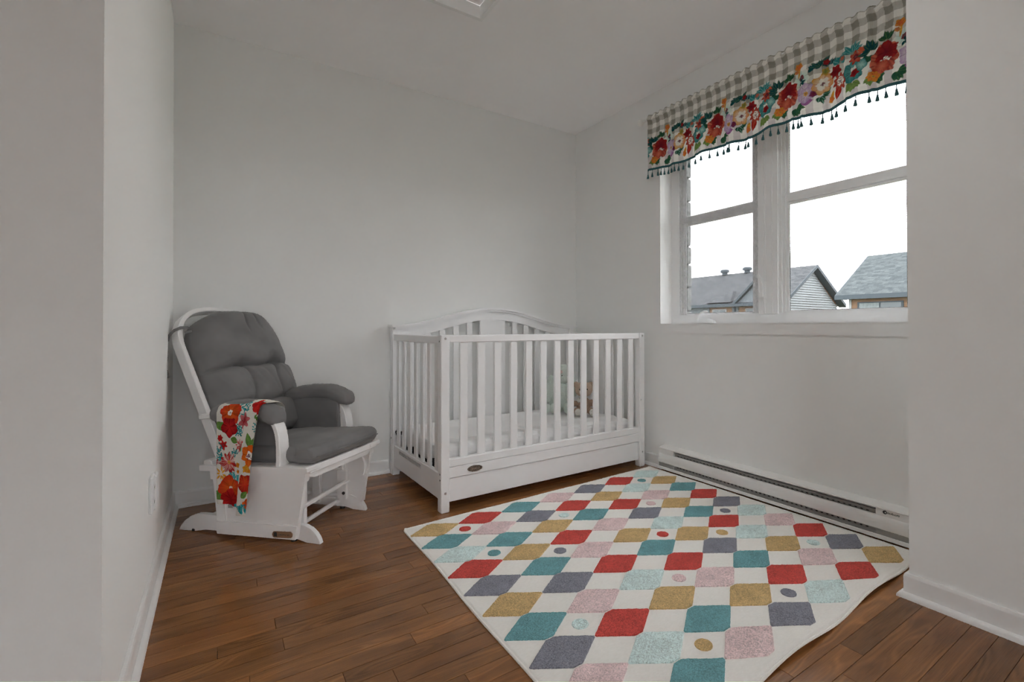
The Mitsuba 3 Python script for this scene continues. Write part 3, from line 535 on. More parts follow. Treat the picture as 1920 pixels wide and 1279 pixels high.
# seat cushion
sc = rbox((0.235, -0.025, 0.327), (0.752, 0.400, 0.398), 0.034, 60); v = np.asarray(sc.vertices)
cx, cy = (v[:, 0] - 0.5) / 0.26, (v[:, 1] - 0.19) / 0.21; up = np.clip((v[:, 2] - 0.35) / 0.04, 0, 1)
v[:, 2] += up * 0.016 * np.clip(1 - cx ** 2, 0, 1) * np.clip(1 - cy ** 2, 0, 1) + up * 0.010 * (meshkit.fbm(v * np.array([10, 5, 5]), 3, 11) - 0.5)
wing = np.clip((v[:, 0] - 0.62) / 0.05, 0, 1); v[:, 1] += wing * np.sign(v[:, 1] - 0.19) * np.clip(np.abs(v[:, 1] - 0.19) / 0.2, 0, 1) ** 4 * 0.022
v[:, 0] += np.clip((v[:, 0] - 0.6) / 0.15, 0, 1) * (0.010 * (1 - cy ** 2))
sc.vertices = v; gp('seat_cushion', sc, 'velvet', 'grey velvet seat cushion', smooth=True)
pp = [(0.755 + 0.010 * (1 - ((l - .19) / .22) ** 2), l, 0.359) for l in np.linspace(-0.02, 0.40, 30)]
gp('seat_cushion__seam', tube(pp, 0.0022, 6), 'velvet', smooth=True)
# back frame hoop in the reclined plane
RD = np.array([-0.410, 0, 0.912]); RN = np.array([0.912, 0, 0.410]); R0 = np.array([0.215, 0, 0.362])
def bk(a, b, n): return R0 + RD * b + RN * (n + 0.024) + EY * a
c0, hw = 0.212, 0.232; hoop = [bk(c0 - hw, b, 0) for b in np.linspace(-0.04, 0.50, 14)]
hoop += [bk(c0 - hw * math.copysign(abs(math.cos(t)) ** 0.8, math.cos(t)), 0.50 + 0.212 * math.sin(t) ** 0.9, 0) for t in np.linspace(0.10, math.pi - 0.10, 40)]
hoop += [bk(c0 + hw, b, 0) for b in np.linspace(0.50, -0.04, 14)]
gp('back_frame', bar(np.array(hoop), RN, 0.050, 0.022), smooth=30)
for a in np.linspace(-0.13, 0.13, 5): gp('back_slat', bar(np.array([bk(c0 + a, b, -0.005) for b in np.linspace(-0.03, 0.66 if abs(a) < .1 else .62, 6)]), EY, 0.03, 0.012))
gp('back_cross_rail', bar(np.array([bk(c0 + a, -0.035, -0.005) for a in np.linspace(-0.2, 0.2, 4)]), RD, 0.05, 0.02))
# tufted back cushion
na, nb_ = 150, 190; A, Bq = np.meshgrid(np.linspace(-1, 1, na), np.linspace(0, 1, nb_), indexing='ij')
b = Bq * 0.675; hwc, ccx = 0.252, 0.252; wv = np.where(b > 0.40, hwc * np.clip(1 - (np.clip(b - 0.40, 0, 1) / 0.278) ** 3.6, 0, 1) ** 0.5, hwc - 0.030 * np.clip((0.30 - b) / 0.30, 0, 1) ** 1.5); wv = np.maximum(wv, 0.03)
x = A * wv; edge = np.clip(1 - np.abs(A) ** 3.2, 0, 1) ** 0.5; eb = np.clip(np.minimum(Bq / 0.05, (1 - Bq) / 0.09), 0, 1); eb = np.sqrt(1 - (1 - eb) ** 2)
def crease(d, sg, amp): return amp * np.exp(-(np.abs(d) / sg))
cu = 0.372 - 0.018 * np.cos(np.clip(x / 0.10, -1.5, 1.5) * math.pi) * 0.5 - 0.012
cl_ = 0.165 - 0.010 * np.cos(x / 0.10 * math.pi) * 0.5
mid = np.clip((b - 0.15) / 0.03, 0, 1) * np.clip((0.375 - b) / 0.03, 0, 1)
th = 0.148 - crease(b - cu, 0.016, 0.062) - crease(b - cl_, 0.018, 0.045)
for xc in (-0.088, 0.098):
    bow = xc * (1 - 0.18 * np.sin((b - 0.16) / 0.2 * math.pi)); th -= mid * crease(x - bow, 0.013, 0.030)
    th -= 0.030 * np.exp(-(((x - xc) / 0.03) ** 2 + ((b - cu) / 0.03) ** 2))
ang = np.arctan2(b - 0.36, x); pleat = np.clip((b - 0.46) / 0.12, 0, 1)
th += pleat * (0.010 * (meshkit.noise(np.stack([ang * 5.5, b * 0.8, 0 * b], -1), 3) - 0.5) - 0.022 * np.exp(-np.abs(x - 0.012 - (0.65 - b) * -0.10) / 0.006) * np.clip((b - 0.50) / 0.06, 0, 1) - 0.016 * np.exp(-np.abs(x - 0.062 + (0.65 - b) * -0.16) / 0.005) * np.clip((b - 0.50) / 0.06, 0, 1))
th += (1 - pleat) * 0.010 * (meshkit.fbm(np.stack([x * 14, b * 9, 0 * b], -1), 3, 5) - 0.5) + mid * 0.006 * (meshkit.noise(np.stack([x * 60 + b * 25, b * 6, 0 * b], -1), 6) - 0.5)
lowf = np.clip(1 - b / 0.14, 0, 1); th -= 0.03 * lowf
fth = 0.022 + np.maximum(th, 0.02) * edge * eb
Pf = R0 + RD * b[..., None] + RN * (fth)[..., None] + EY * (ccx - 0.022 * np.clip(1 - b / 0.35, 0, 1) + x)[..., None]
Pb = R0 + RD * b[..., None] + RN * (0.026 + 0 * b)[..., None] + EY * (ccx - 0.022 * np.clip(1 - b / 0.35, 0, 1) + x)[..., None]
bm = cat(grid(Pf), grid(Pb, True)); 
rimi = np.concatenate([Pf[0], Pf[1:, -1], Pf[::-1, :][1:, 0][:0]]) if False else None
def stitch(e1, e2, flip):
    return grid(np.stack([e1, e2], 0), flip)
bm = cat(bm, stitch(Pf[0], Pb[0], True), stitch(Pf[-1], Pb[-1], False), stitch(Pf[:, 0], Pb[:, 0], False), stitch(Pf[:, -1], Pb[:, -1], True))
bm.merge_vertices(digits_vertex=5)
gp('back_cushion', bm, 'velvet', 'grey velvet tufted back cushion', smooth=True)
# ties round the hoop
tp = lambda pts, w=0.012: bar(np.array([bk(*q) for q in pts]), RD, w, 0.002)
a_l = c0 - hw
gp('cushion_tie', cat(tp([(a_l + 0.035, 0.590, 0.050), (a_l + 0.012, 0.600, 0.034), (a_l - 0.014, 0.592, 0.020), (a_l - 0.022, 0.580, -0.005), (a_l - 0.018, 0.565, -0.028)], 0.014), tp([(a_l + 0.045, 0.575, 0.05), (a_l + 0.020, 0.572, 0.036)], 0.010)), 'velvet', 'grey fabric tie knotted round the frame', smooth=40)
gp('cushion_tie', cat(bar(np.array([bk(a_l - 0.018, 0.585, -0.022), bk(a_l - 0.026, 0.535, -0.040), bk(a_l - 0.030, 0.490, -0.054), bk(a_l - 0.036, 0.455, -0.072), bk(a_l - 0.036, 0.405, -0.080)]), RN, [0.010, 0.012, 0.012, 0.006, 0.016], 0.003)), 'velvet', smooth=40)
# wooden plaque
pl = Polygon([(0.541, 0.048), (0.640, 0.048)]) if False else None
from shapely.geometry import LineString
pq = LineString([(0.553, 0.0475), (0.630, 0.0505)]).buffer(0.0125)
k_ = gp('plaque', ext(pq, -NEAR + 0.003, -NEAR + 0.0065, EX, EZ, -EY), 'plaque_wood', 'light brown wooden maker plaque')
put(k_ + '__print', xf(cat(*[box((0.573 + 0.0052 * i, NEAR - 0.0070, 0.0465 + 0.0002 * i), (0.573 + 0.0052 * i + rng.uniform(.0022, .0040), NEAR - 0.0065, 0.0485 + 0.0002 * i + rng.uniform(0, .002))) for i in range(11)], ext([(0.549, 0.040), (0.566, 0.040), (0.566, 0.0555), (0.5575, 0.0595), (0.549, 0.0555)], -NEAR + 0.0065, -NEAR + 0.0069, EX, EZ, -EY)), GM), 'print_black')

# ---------------------------------------------------------------- printed cloth: flowers as dye colours per vertex
def sstep(a, b, x): t = np.clip((x - a) / (b - a), 0, 1); return t * t * (3 - 2 * t)
def n2(U, V, s, seed): return meshkit.fbm(np.stack([U * s, V * s, 0 * U], -1), 3, seed)
class Cloth:
    def __init__(c, U, V, base, px): c.U, c.V, c.C, c.px = U, V, base.copy(), px
    def lay(c, m, col): c.C += m[..., None] * (np.asarray(col) - c.C)
    def flower(c, u, v, R, n, inner, outer, depth=.22, rot=0., seed=1, sx=1., eye=None, eyer=.25, streak=.5, dark=None):
        s = np.abs(c.U - u) < R * 1.6
        if not s.any(): return
        du, dv = (c.U - u) / sx, c.V - v; r = np.hypot(du, dv); t = np.arctan2(dv, du)
        nn = n2(c.U, c.V, 55, seed); rr = R * (1 - depth * (0.5 - 0.5 * np.cos(n * (t + rot))) + 0.35 * (nn - .5))
        m = 1 - sstep(-c.px, c.px, r - rr); k = np.clip(r / R, 0, 1)[..., None]
        pet = meshkit.noise(np.stack([np.floor((t + rot) / (2 * np.pi) * n + .5) % n * 7.1, 0 * t + seed, 0 * t], -1), seed)[..., None]
        st = meshkit.noise(np.stack([t * 9, r / R * 2.2, 0 * t + seed], -1), seed + 3)[..., None]
        col = np.asarray(inner) * (1 - k) + np.asarray(outer) * k
        alt = np.asarray(dark if dark is not None else np.asarray(inner) * .6)
        col = col + (alt - col) * np.clip(streak * (st - .35) * 1.6 + .5 * (pet - .5), 0, .85)
        gap = np.exp(-(np.abs(np.sin(n * (t + rot) / 2 + np.pi / 2)) * r / R / .10) ** 2)[..., None] * np.clip(k * 2, 0, 1)
        col = col + (alt * .6 - col) * .55 * gap
        c.C += m[..., None] * (col - c.C)
        if eye is not None:
            me = 1 - sstep(-c.px, c.px, r - R * eyer * (0.7 + 0.6 * meshkit.noise(np.stack([t * 3.2, 0 * t, 0 * t + seed], -1), seed)))
            c.lay(me * .95, eye); c.lay((1 - sstep(-c.px, c.px, r - R * eyer * .35)), np.asarray(eye) * .25 + np.array([.12, .08, .10]))
    def leaf(c, u, v, L_, W, ang, col, vein=None):
        du, dv = c.U - u, c.V - v; ca_, sa_ = math.cos(ang), math.sin(ang); a, b = du * ca_ + dv * sa_, -du * sa_ + dv * ca_
        q = np.clip(a / L_, 0, 1); w = W * np.sin(np.pi * q ** .8); m = (1 - sstep(-c.px, c.px, np.abs(b) - w)) * ((a > 0) & (a < L_))
        k = n2(c.U, c.V, 130, 5)[..., None]; cc = np.asarray(col) * (.7 + .6 * k)
        c.C += m[..., None] * (cc - c.C)
        if vein is not None: c.lay(m * np.exp(-(b / (c.px * .8)) ** 2) * .7, vein)
    def spray(c, u, v, n, R, col, seed, L_=.014, W=.0035, up=(0.3, 2.8), vein=None):
        g = np.random.default_rng(seed)
        for k in range(n):
            t = up[0] + (up[1] - up[0]) * (k + .5) / n + g.uniform(-.15, .15); r0 = g.uniform(.1, .5) * R
            c.leaf(u + r0 * math.cos(t), v + r0 * math.sin(t), L_ * g.uniform(.7, 1.2), W * g.uniform(.8, 1.2), t, col, vein)
    def dots(c, u, v, ru, rv, n, r, col, seed):
        g = np.random.default_rng(seed)
        for k in range(n):
            a, q = g.uniform(0, 6.28), math.sqrt(g.uniform(0, 1))
            c.leaf(u + ru * q * math.cos(a), v + rv * q * math.sin(a), r * g.uniform(1.2, 2.2), r * g.uniform(.5, .9), g.uniform(0, 6.28), np.asarray(col) * g.uniform(.6, 1.25))
RED, ORG, MUS, TEA, DTE, MIN_, LAV, BUR, GRN, DGR, SAL, WHT = map(lin, (158, 38, 30, 200, 84, 58, 70, 112, 190, 140, 50, 150, 146, 20, 140, 146, 132, 150, 168, 200, 122, 170, 150, 124, 96, 60, 30, 90, 32, 40, 128, 150, 84, 56, 90, 70, 200, 110, 92, 226, 222, 214)[0::1] if False else (158, 214, 200, 50, 22, 176, 176, 112, 112, 40, 206, 232), (42, 96, 146, 130, 72, 214, 146, 30, 138, 82, 116, 228), (36, 62, 56, 132, 78, 206, 186, 44, 74, 62, 92, 220))

# valance
VY0, VY1, VT, VB, VX = -2.235, -0.812, 2.262, 1.902, -0.072
NU, NV = 760, 190; uu = np.linspace(0, 1, NU); vv_ = np.linspace(0, 1, NV)
Uf, Vf = np.meshgrid((1 - uu) * 0 + uu * (VY1 - VY0) * 1.0, vv_ * 0.36, indexing='ij')   # Uf: metres from the corner end, Vf: metres above the hem
g1 = (np.sin(2 * np.pi * (Uf + 0.003 * np.sin(Vf * 40)) / 0.060) > 0); g2 = (np.sin(2 * np.pi * (Vf - 0.36) / 0.060 + 0.4) > 0)
wht, g50, g100 = np.array(lin(238, 236, 230)), np.array(lin(196, 194, 187)), np.array(lin(148, 146, 136))
base = np.where((g1 & g2)[..., None], g100, np.where((g1 ^ g2)[..., None], g50, wht)) * (0.93 + 0.14 * n2(Uf * 6, Vf, 60, 2))[..., None]
top_l = 0.160 + 0.03 * np.sin(Uf * 2 * np.pi / 0.39 + 1) ; fade = sstep(0.0, 0.03, top_l - Vf)[..., None]
pale = wht * .97 + (np.where(g1[..., None] & (Vf < 0.09)[..., None], np.array(lin(206, 198, 200)), wht) - wht) * .8
cv = Cloth(Uf, Vf, base * (1 - fade * .85) + pale * fade * .85, 0.0012)
for k in range(-1, 5):
    o = 0.089 + 0.39 * k; q = lambda f, u, v, *a, **kw: f(o + u, v, *a, **kw)
    q(cv.spray, -0.045, 0.165, 8, .03, DTE, 3 + k, .042, .009, (0.9, 3.4), GRN); q(cv.spray, 0.01, 0.185, 6, .02, DGR, 4, .032, .008, (0.6, 2.6), GRN); q(cv.spray, 0.04, 0.050, 6, .02, DGR, 14, .036, .011, (-2.0, 0.4), GRN)
    q(cv.spray, -0.05, 0.06, 5, .02, GRN, 15, .03, .010, (-2.6, -0.6), DGR); q(cv.spray, 0.12, 0.19, 6, .03, DTE, 21, .030, .008, (0.5, 2.9)); q(cv.spray, 0.145, 0.20, 8, .03, DTE, 22, .036, .007, (0.3, 2.9), GRN); q(cv.spray, 0.185, 0.185, 6, .03, DTE, 23, .032, .007, (0.2, 2.7), MIN_)
    q(cv.spray, 0.225, 0.175, 5, .02, TEA, 27, .034, .012, (0.2, 2.6), MIN_); q(cv.spray, 0.275, 0.19, 8, .03, TEA, 24, .040, .008, (0.5, 2.7), MIN_); q(cv.spray, 0.275, 0.065, 6, .03, GRN, 25, .036, .011, (-2.4, -0.5), DGR); q(cv.spray, 0.14, 0.075, 7, .03, DGR, 26, .034, .009, (-2.0, 1.2), MIN_)
    q(cv.spray, 0.355, 0.06, 4, .02, DGR, 28, .034, .012, (-1.6, 0.6), GRN); q(cv.spray, 0.325, 0.12, 5, .03, DGR, 29, .034, .012, (0.8, 2.8), DTE)
    q(cv.flower, 0.068, 0.178, .043, 5, MIN_, WHT, .25, .3, 31 + k, .9, BUR, .30, .3, MIN_); q(cv.spray, 0.068, 0.160, 4, .004, DTE, 61, .018, .005, (-2.6, 2.0))
    q(cv.leaf, 0.052, 0.18, .065, .004, 1.45, MUS); q(cv.flower, 0.055, 0.238, .019, 5, ORG, MUS, .2, .2, 32, 1, None); q(cv.flower, 0.045, 0.215, .010, 5, SAL, MUS, .2, .2, 62, 1, None)
    q(cv.flower, 0.0, 0.118, .064, 7, RED, SAL, .12, .1, 33, .84, None, .2, .75, BUR); q(cv.flower, 0.006, 0.140, .046, 6, BUR, RED, .2, .6, 34, .95, None, .2, .8, BUR); q(cv.dots, 0.008, 0.112, .022, .012, 16, .004, WHT, 35); q(cv.flower, -0.012, 0.088, .028, 5, SAL, RED, .2, .3, 63, 1.1, None, .2, .7, SAL)
    q(cv.flower, -0.040, 0.056, .024, 5, ORG, MUS, .25, .1, 36, 1, MUS, .3)
    q(cv.leaf, 0.068, 0.058, .05, .016, 0.1, lin(150, 96, 146)); q(cv.flower, 0.086, 0.104, .049, 6, WHT, LAV, .12, .5, 37, .80, MUS, .22, .6, lin(150, 110, 160)); q(cv.flower, 0.088, 0.098, .030, 5, WHT, LAV, .2, .2, 64, .8, MUS, .35, .6, lin(168, 128, 170)); q(cv.flower, 0.118, 0.088, .016, 5, BUR, lin(120, 70, 110), .2, .4, 65)
    q(cv.flower, 0.152, 0.122, .048, 7, WHT, MUS, .16, .2, 38, .90, WHT, .5, .3, ORG); q(cv.dots, 0.152, 0.122, .010, .012, 9, .003, BUR, 39); q(cv.flower, 0.165, 0.172, .018, 5, GRN, MUS, .25, .2, 66)
    q(cv.flower, 0.205, 0.150, .030, 6, BUR, RED, .3, .1, 40, .85, None); q(cv.leaf, 0.222, 0.08, .058, .014, -1.8, RED, SAL); q(cv.flower, 0.226, 0.098, .041, 10, SAL, RED, .3, .4, 41, .78, WHT, .42, .7, BUR); q(cv.dots, 0.226, 0.10, .014, .016, 10, .003, RED, 67)
    q(cv.leaf, 0.195, 0.075, .055, .008, -1.85, MUS); q(cv.flower, 0.186, 0.040, .018, 5, ORG, MUS, .2, .2, 42, .7)
    q(cv.flower, 0.282, 0.112, .052, 5, lin(120, 176, 172), TEA, .18, .9, 43, .82, WHT, .34, .5, DTE); q(cv.flower, 0.284, 0.100, .018, 5, BUR, RED, .2, .2, 44); q(cv.flower, 0.31, 0.125, .026, 4, MIN_, TEA, .18, .3, 68, .8, None, .2, .5, DTE)
    q(cv.flower, 0.29, 0.168, .030, 7, SAL, RED, .35, .2, 45, 1, BUR, .4); q(cv.flower, 0.31, 0.19, .016, 6, ORG, SAL, .3, .2, 69); q(cv.flower, 0.170, 0.212, .013, 5, RED, BUR, .2, .1, 46); q(cv.flower, 0.235, 0.195, .014, 5, ORG, TEA, .3, .4, 47)
    q(cv.flower, 0.343, 0.062, .021, 5, ORG, MUS, .25, .4, 48)
# folds: gathered at the rod, softly waving at the hem
ph = Uf * 2 * np.pi; hemw = np.clip(1 - Vf / 0.36, 0, 1)
dep = 0.004 * np.sin(ph / 0.043 + 2 * n2(Uf, 0 * Vf, 6, 4)) * (1 - hemw) ** .7 + hemw * (0.012 * np.sin(ph / 0.185 + 0.6) + 0.007 * np.sin(ph / 0.31 + 2)) + 0.004 * np.sin(ph / 0.097 + 1) * (0.4 + 0.6 * hemw)
for uc in (0.0, 0.345, 0.545, 0.655, 0.885, 0.93, 1.02, 1.115, 1.205): dep += 0.010 * np.exp(-((Uf - uc - 0.012 * hemw) / 0.007) ** 2) * (0.45 + 0.55 * hemw)
zz_ = VB + Vf * (VT - VB) / 0.36 + hemw ** 2 * 0.009 * np.sin(ph / 0.37 + 0.3)
zz_ += (1 - hemw) ** 8 * 0.004 * np.sin(ph / 0.043)
pocket = 0.010 * np.exp(-((Vf - 0.335) / 0.013) ** 2)
PV = np.stack([VX - dep - pocket, VY1 - Uf - 0.012 * hemw * (Uf < 0.03), zz_], -1)
tag('valance', 'white and grey gingham valance with floral border and teal tassels over window', 'valance')
put('valance__cloth', grid(PV), 'valance_cloth', smooth=True, color=cv.C.reshape(-1, 3))
hem = PV[:, 0][::4] + np.array([-0.001, 0, -0.003])
put('valance__braid_trim', bar(hem, EZ, 0.0125, 0.005), 'teal_braid', 'teal braid along the hem', smooth=40)
tas = cat(tube([(0, 0, 0), (0.0004, 0, -0.010), (0, 0.0003, -0.022)], 0.0016, 6), lathe([(0.001, -0.019), (0.0040, -0.022), (0.0034, -0.026), (0.0045, -0.029), (0.0075, -0.044), (0.0066, -0.046)], 10))
for yy in [-0.816, -0.822, -0.853, -0.886, -0.906, -0.926, -0.957, -0.992, -1.026, -1.052, -1.079, -1.118, -1.162, -1.205, -1.249, -1.293, -1.338, -1.375, -1.382, -1.388, -1.435, -1.464, -1.482, -1.518, -1.562, -1.601, -1.632, -1.672, -1.713, -1.732, -1.752, -1.791, -1.830, -1.866, -1.889, -1.930, -1.973, -2.015, -2.043, -2.076, -2.114, -2.145, -2.185, -2.22]:
    j = int(np.argmin(np.abs(PV[:, 0, 1] - yy))); m = tas.copy(); m.apply_transform(trimesh.transformations.rotation_matrix(rng.normal(0, .05), EX)); m.apply_translation(PV[j, 0] + np.array([-0.001, 0, -0.006]))
    put('valance__tassel', m, 'teal_thread', smooth=40)
# rod
tag('curtain_rod', 'thin curtain rod with clear ball finial above the window', 'curtain rod')
RZ = 2.244
put('curtain_rod__pole', tube([(VX + 0.004, -2.235, RZ), (VX + 0.004, -1.5, RZ), (VX + 0.004, -0.775, RZ)], 0.0062, 14), 'vinyl', smooth=40)
put('curtain_rod__finial', cat(sph((VX + 0.004, -0.742, RZ), 0.021, 4)), 'acrylic', 'pale ball finial', smooth=True)
put('curtain_rod__finial_collar', cat(lathe([(0.006, 0), (0.010, 0.003), (0.010, 0.007), (0.006, 0.010), (0.006, 0.016), (0.011, 0.018), (0.011, 0.021), (0.006, 0.024)], 20, (VX + 0.004, -0.789, RZ), EY)), 'acrylic', smooth=40)
put('curtain_rod__bracket', cat(box((-0.004, -0.815, 2.21), (0, -0.795, 2.29), 0.001), bar(np.array([(-0.002, -0.805, 2.280), (-0.03, -0.805, 2.282), (-0.055, -0.805, 2.272), (-0.068, -0.805, 2.256)]), EY, 0.010, 0.004)), 'steel', smooth=30)

# throw over the near arm
def strip(s0, s1, path, lean, width=150, off=0.0, paint=None, tag_=None):
    """cloth over the arm: path of (l, h) points, s from s0 to s1; lean(t) gives (shift of left edge, shift of right edge) by arc length"""
    p = np.array(path, float); d = np.r_[0, np.cumsum(np.hypot(*np.diff(p, axis=0).T))]; n = int(d[-1] / 0.0016); t = np.linspace(0, d[-1], n)
    q = np.stack([np.interp(t, d, p[:, k]) for k in (0, 1)], 1); ker = np.hanning(15); ker /= ker.sum()
    qp = np.pad(q, ((7, 7), (0, 0)), 'edge'); q = np.stack([np.convolve(qp[:, k], ker, 'valid') for k in (0, 1)], 1)
    a = np.linspace(0, 1, width); Tt, Aa = np.meshgrid(t, a, indexing='ij'); le, re = lean(t)
    s = (s0 + le)[:, None] * (1 - a) + (s1 + re)[:, None] * a
    P = np.stack([s, np.repeat(q[:, :1], width, 1) - off, np.repeat(q[:, 1:], width, 1)], -1)
    return P, Tt, Aa, s, t
HB_ = 0.172
over = [(0.030, 0.540), (0.030, 0.562), (0.020, 0.584), (-0.008, 0.5935), (-0.050, 0.5935), (-0.078, 0.583), (-0.090, 0.556), (-0.090, 0.45), (-0.088, 0.30), (-0.086, HB_)]
i_top = 0.150
LE = lambda t: -0.022 * np.clip((t - .15) / .45, 0, 1) * 1.2
P, Tt, Aa, S_, t_ = strip(0.315, 0.540, over, lambda t: (-0.022 * np.clip((t - .15) / .45, 0, 1) * 1.2 + 0.012 * np.cos(np.clip((t - .11) / .05, -1, 1) * 1.57) * 0, np.where(t > .17, -0.128 * np.clip((t - .17) / .42, 0, 1) ** 1.1, 0.016 * np.clip((.10 - t) / .08, 0, 1))))
tw = np.clip((Tt - 0.17) / 0.3, 0, 1)
P[..., 2] -= np.exp(-((Tt - 0.085) / 0.06) ** 2) * (0.012 * np.clip((Aa - .78) / .22, 0, 1) ** 2 + 0.006 * np.clip((.12 - Aa) / .12, 0, 1) ** 2)
P[..., 1] -= tw * 0.004 * np.sin(Aa * 9 + 1) * (1 + Tt) + 0.003 * (meshkit.fbm(np.stack([S_ * 20, Tt * 8, 0 * Tt], -1), 3, 4) - .5)
P[..., 2] -= np.clip((Tt - .5) / .12, 0, 1) * 0.02 * (Aa) 
cb_ = np.broadcast_to(np.array(lin(214, 211, 202)), P.shape) * (0.95 + 0.1 * n2(S_, Tt, 300, 2))[..., None]
ARED, AORG, ADRD, APNK, ATEA, AGRN, AYEL = map(lin, (196, 212, 150, 206, 40, 92, 206), (40, 104, 24, 120, 140, 132, 150), (36, 36, 30, 124, 146, 62, 46))
def throw_paint(c, du=0.0):
    X = lambda x: 0.315 + du + (x - 45) / 1800.0; Y = lambda y: 0.105 + (y - 70) / 2330.0
    F = lambda x, y, R, *a, **k: c.flower(X(x), Y(y), R / 1750, *a, **k)
    c.spray(X(150), Y(120), 7, .02, AYEL, 3, .018, .004, (-2.6, -0.4)); c.leaf(X(50), Y(330), .05, .016, 0.9, AGRN, lin(150, 160, 90)); c.leaf(X(60), Y(390), .04, .014, -.6, AGRN)
    c.dots(X(295), Y(190), .045, .036, 120, .0046, ATEA, 4); c.dots(X(265), Y(415), .027, .026, 80, .0044, ATEA, 5); c.dots(X(430), Y(410), .012, .022, 26, .0035, ATEA, 6)
    F(180, 245, 98, 5, AORG, ARED, .18, .3, 11, 1, WHT, .2, .7, lin(170, 60, 20)); F(170, 385, 80, 5, ARED, ADRD, .2, .9, 12, 1, None, .2, .6, lin(90, 10, 20)); F(325, 335, 62, 6, ADRD, APNK, .35, .2, 13, 1, ADRD, .3, .6)
    F(450, 180, 66, 5, ARED, ARED, .2, .6, 14, 1, None, .2, .6, ADRD); c.leaf(X(180), Y(495), .045, .014, .35, AGRN, lin(150, 160, 90)); c.leaf(X(430), Y(290), .02, .01, .8, AGRN)
    F(80, 490, 27, 6, ADRD, ARED, .3, .2, 15); F(110, 558, 38, 6, ADRD, ARED, .4, .7, 16, 1, ADRD, .3); F(278, 558, 48, 9, ADRD, ARED, .4, .3, 17, 1, None, .3, .7, WHT); c.leaf(X(275), Y(590), .03, .010, .4, AGRN); c.leaf(X(290), Y(625), .03, .008, .2, AGRN)
    c.dots(X(75), Y(640), .014, .04, 54, .0046, ATEA, 7); c.dots(X(215), Y(635), .022, .016, 34, .0044, ATEA, 8)
    F(155, 728, 80, 11, ARED, ADRD, .22, .3, 18, 1, AYEL, .16, .8, WHT); F(250, 750, 22, 4, AORG, AYEL, .3, .5, 19); F(52, 720, 24, 6, ADRD, ADRD, .4, .2, 20, 1, None, .3, .6, WHT)
    c.spray(X(95), Y(835), 8, .02, AYEL, 9, .022, .004, (0.2, 5.6)); F(255, 810, 16, 5, AORG, AYEL, .3, .4, 21); F(290, 788, 12, 5, AYEL, AYEL, .3, .4, 22)
    for i, (x, y) in enumerate(((165, 850), (200, 840), (185, 878), (215, 862), (255, 860), (275, 880), (250, 900), (230, 905), (280, 925))): F(x, y, 20, 4, lin(90, 180, 184), ATEA, .35, i, 30 + i)
    c.leaf(X(45), Y(1000), .05, .018, .9, AGRN); c.leaf(X(50), Y(1085), .04, .016, -1.0, AGRN, lin(150, 160, 90))
    F(170, 985, 108, 5, AORG, ARED, .18, .5, 24, 1, WHT, .17, .7, lin(170, 60, 20)); F(165, 1085, 82, 5, ADRD, ARED, .15, .2, 25, 1, None, .2, .6, lin(110, 14, 18)); c.leaf(X(215), Y(1110), .03, .01, .6, ATEA)
cl = Cloth(S_ - LE(Tt), Tt, cb_, 0.001); throw_paint(cl)
tag('throw_blanket', 'floral throw in red, orange and teal on white draped over glider arm', 'throw blanket')
put('throw_blanket__main_fold', xf(grid(P), GM), 'throw_cloth', smooth=True, color=cl.C.reshape(-1, 3))
over2 = [(-0.030, 0.597), (-0.055, 0.597), (-0.082, 0.587), (-0.0955, 0.558), (-0.099, 0.45), (-0.101, 0.30), (-0.101, 0.132)]
P2, T2, A2, S2, t2 = strip(0.455, 0.541, over2, lambda t: (-0.052 * np.clip((t - .20) / .32, 0, 1) * 1.05 + 0.03 * np.clip((.20 - t) / .2, 0, 1), -0.086 * np.clip((t - .05) / .45, 0, 1) ** 1.1 + 0.0), 90)
P2[..., 1] -= 0.003 * np.sin(A2 * math.pi); P2[..., 2] += 0.006 * (A2 - .5) * 0 - np.clip((T2 - (t2[-1] - .02)) / .02, 0, 1) * 0.0
cb2 = np.broadcast_to(np.array(lin(214, 211, 202)), P2.shape) * (0.95 + 0.1 * n2(S2, T2, 300, 2))[..., None]
c2 = Cloth(S2 - LE(T2 + 0.098), T2 + 0.098, cb2, 0.001); throw_paint(c2)
X = lambda x: 0.315 + (x - 45) / 1800.0; Y = lambda y: 0.105 + (y - 70) / 2330.0
c2.lay((T2 + 0.098 > Y(560)) * 1.0, lin(212, 209, 200))
c2.leaf(X(385), Y(590), .06, .015, -1.75, AGRN, lin(150, 160, 90)); c2.leaf(X(410), Y(580), .04, .012, -1.2, AGRN)
c2.flower(X(385), Y(670), .046, 6, AORG, AORG, .25, .3, 51, 1, WHT, .36, .8, lin(190, 60, 20)); c2.dots(X(380), Y(680), .012, .014, 16, .003, lin(110, 30, 70), 52); c2.flower(X(350), Y(795), .017, 5, AYEL, AYEL, .3, .2, 53, 1, None, .2, .5, AORG); c2.flower(X(380), Y(815), .010, 5, AORG, AYEL, .3, .2, 54)
c2.flower(X(345), Y(940), .042, 5, ARED, ADRD, .2, .9, 55, 1, None, .2, .7, AORG); c2.leaf(X(305), Y(1070), .04, .013, -.7, AGRN, lin(150, 160, 90)); c2.leaf(X(372), Y(1060), .025, .008, -1.2, AGRN)
c2.flower(X(358), Y(1130), .022, 5, ARED, AORG, .3, .4, 56); c2.dots(X(310), Y(1170), .024, .020, 80, .0044, ATEA, 57)
put('throw_blanket__front_fold', xf(grid(P2), GM), 'throw_cloth', smooth=True, color=c2.C.reshape(-1, 3))
P3 = np.stack([np.linspace(0.335, 0.350, 24)[:, None] + np.linspace(0, 0.022, 24)[None] * 1.2, np.full((24, 24), -0.0860), HB_ - 0.001 - np.linspace(0, 0.014, 24)[:, None] + 0 * np.linspace(0, 1, 24)[None]], -1)
P3[..., 0] = 0.345 + np.linspace(0, 0.026, 24)[None] + 0 * P3[..., 0]
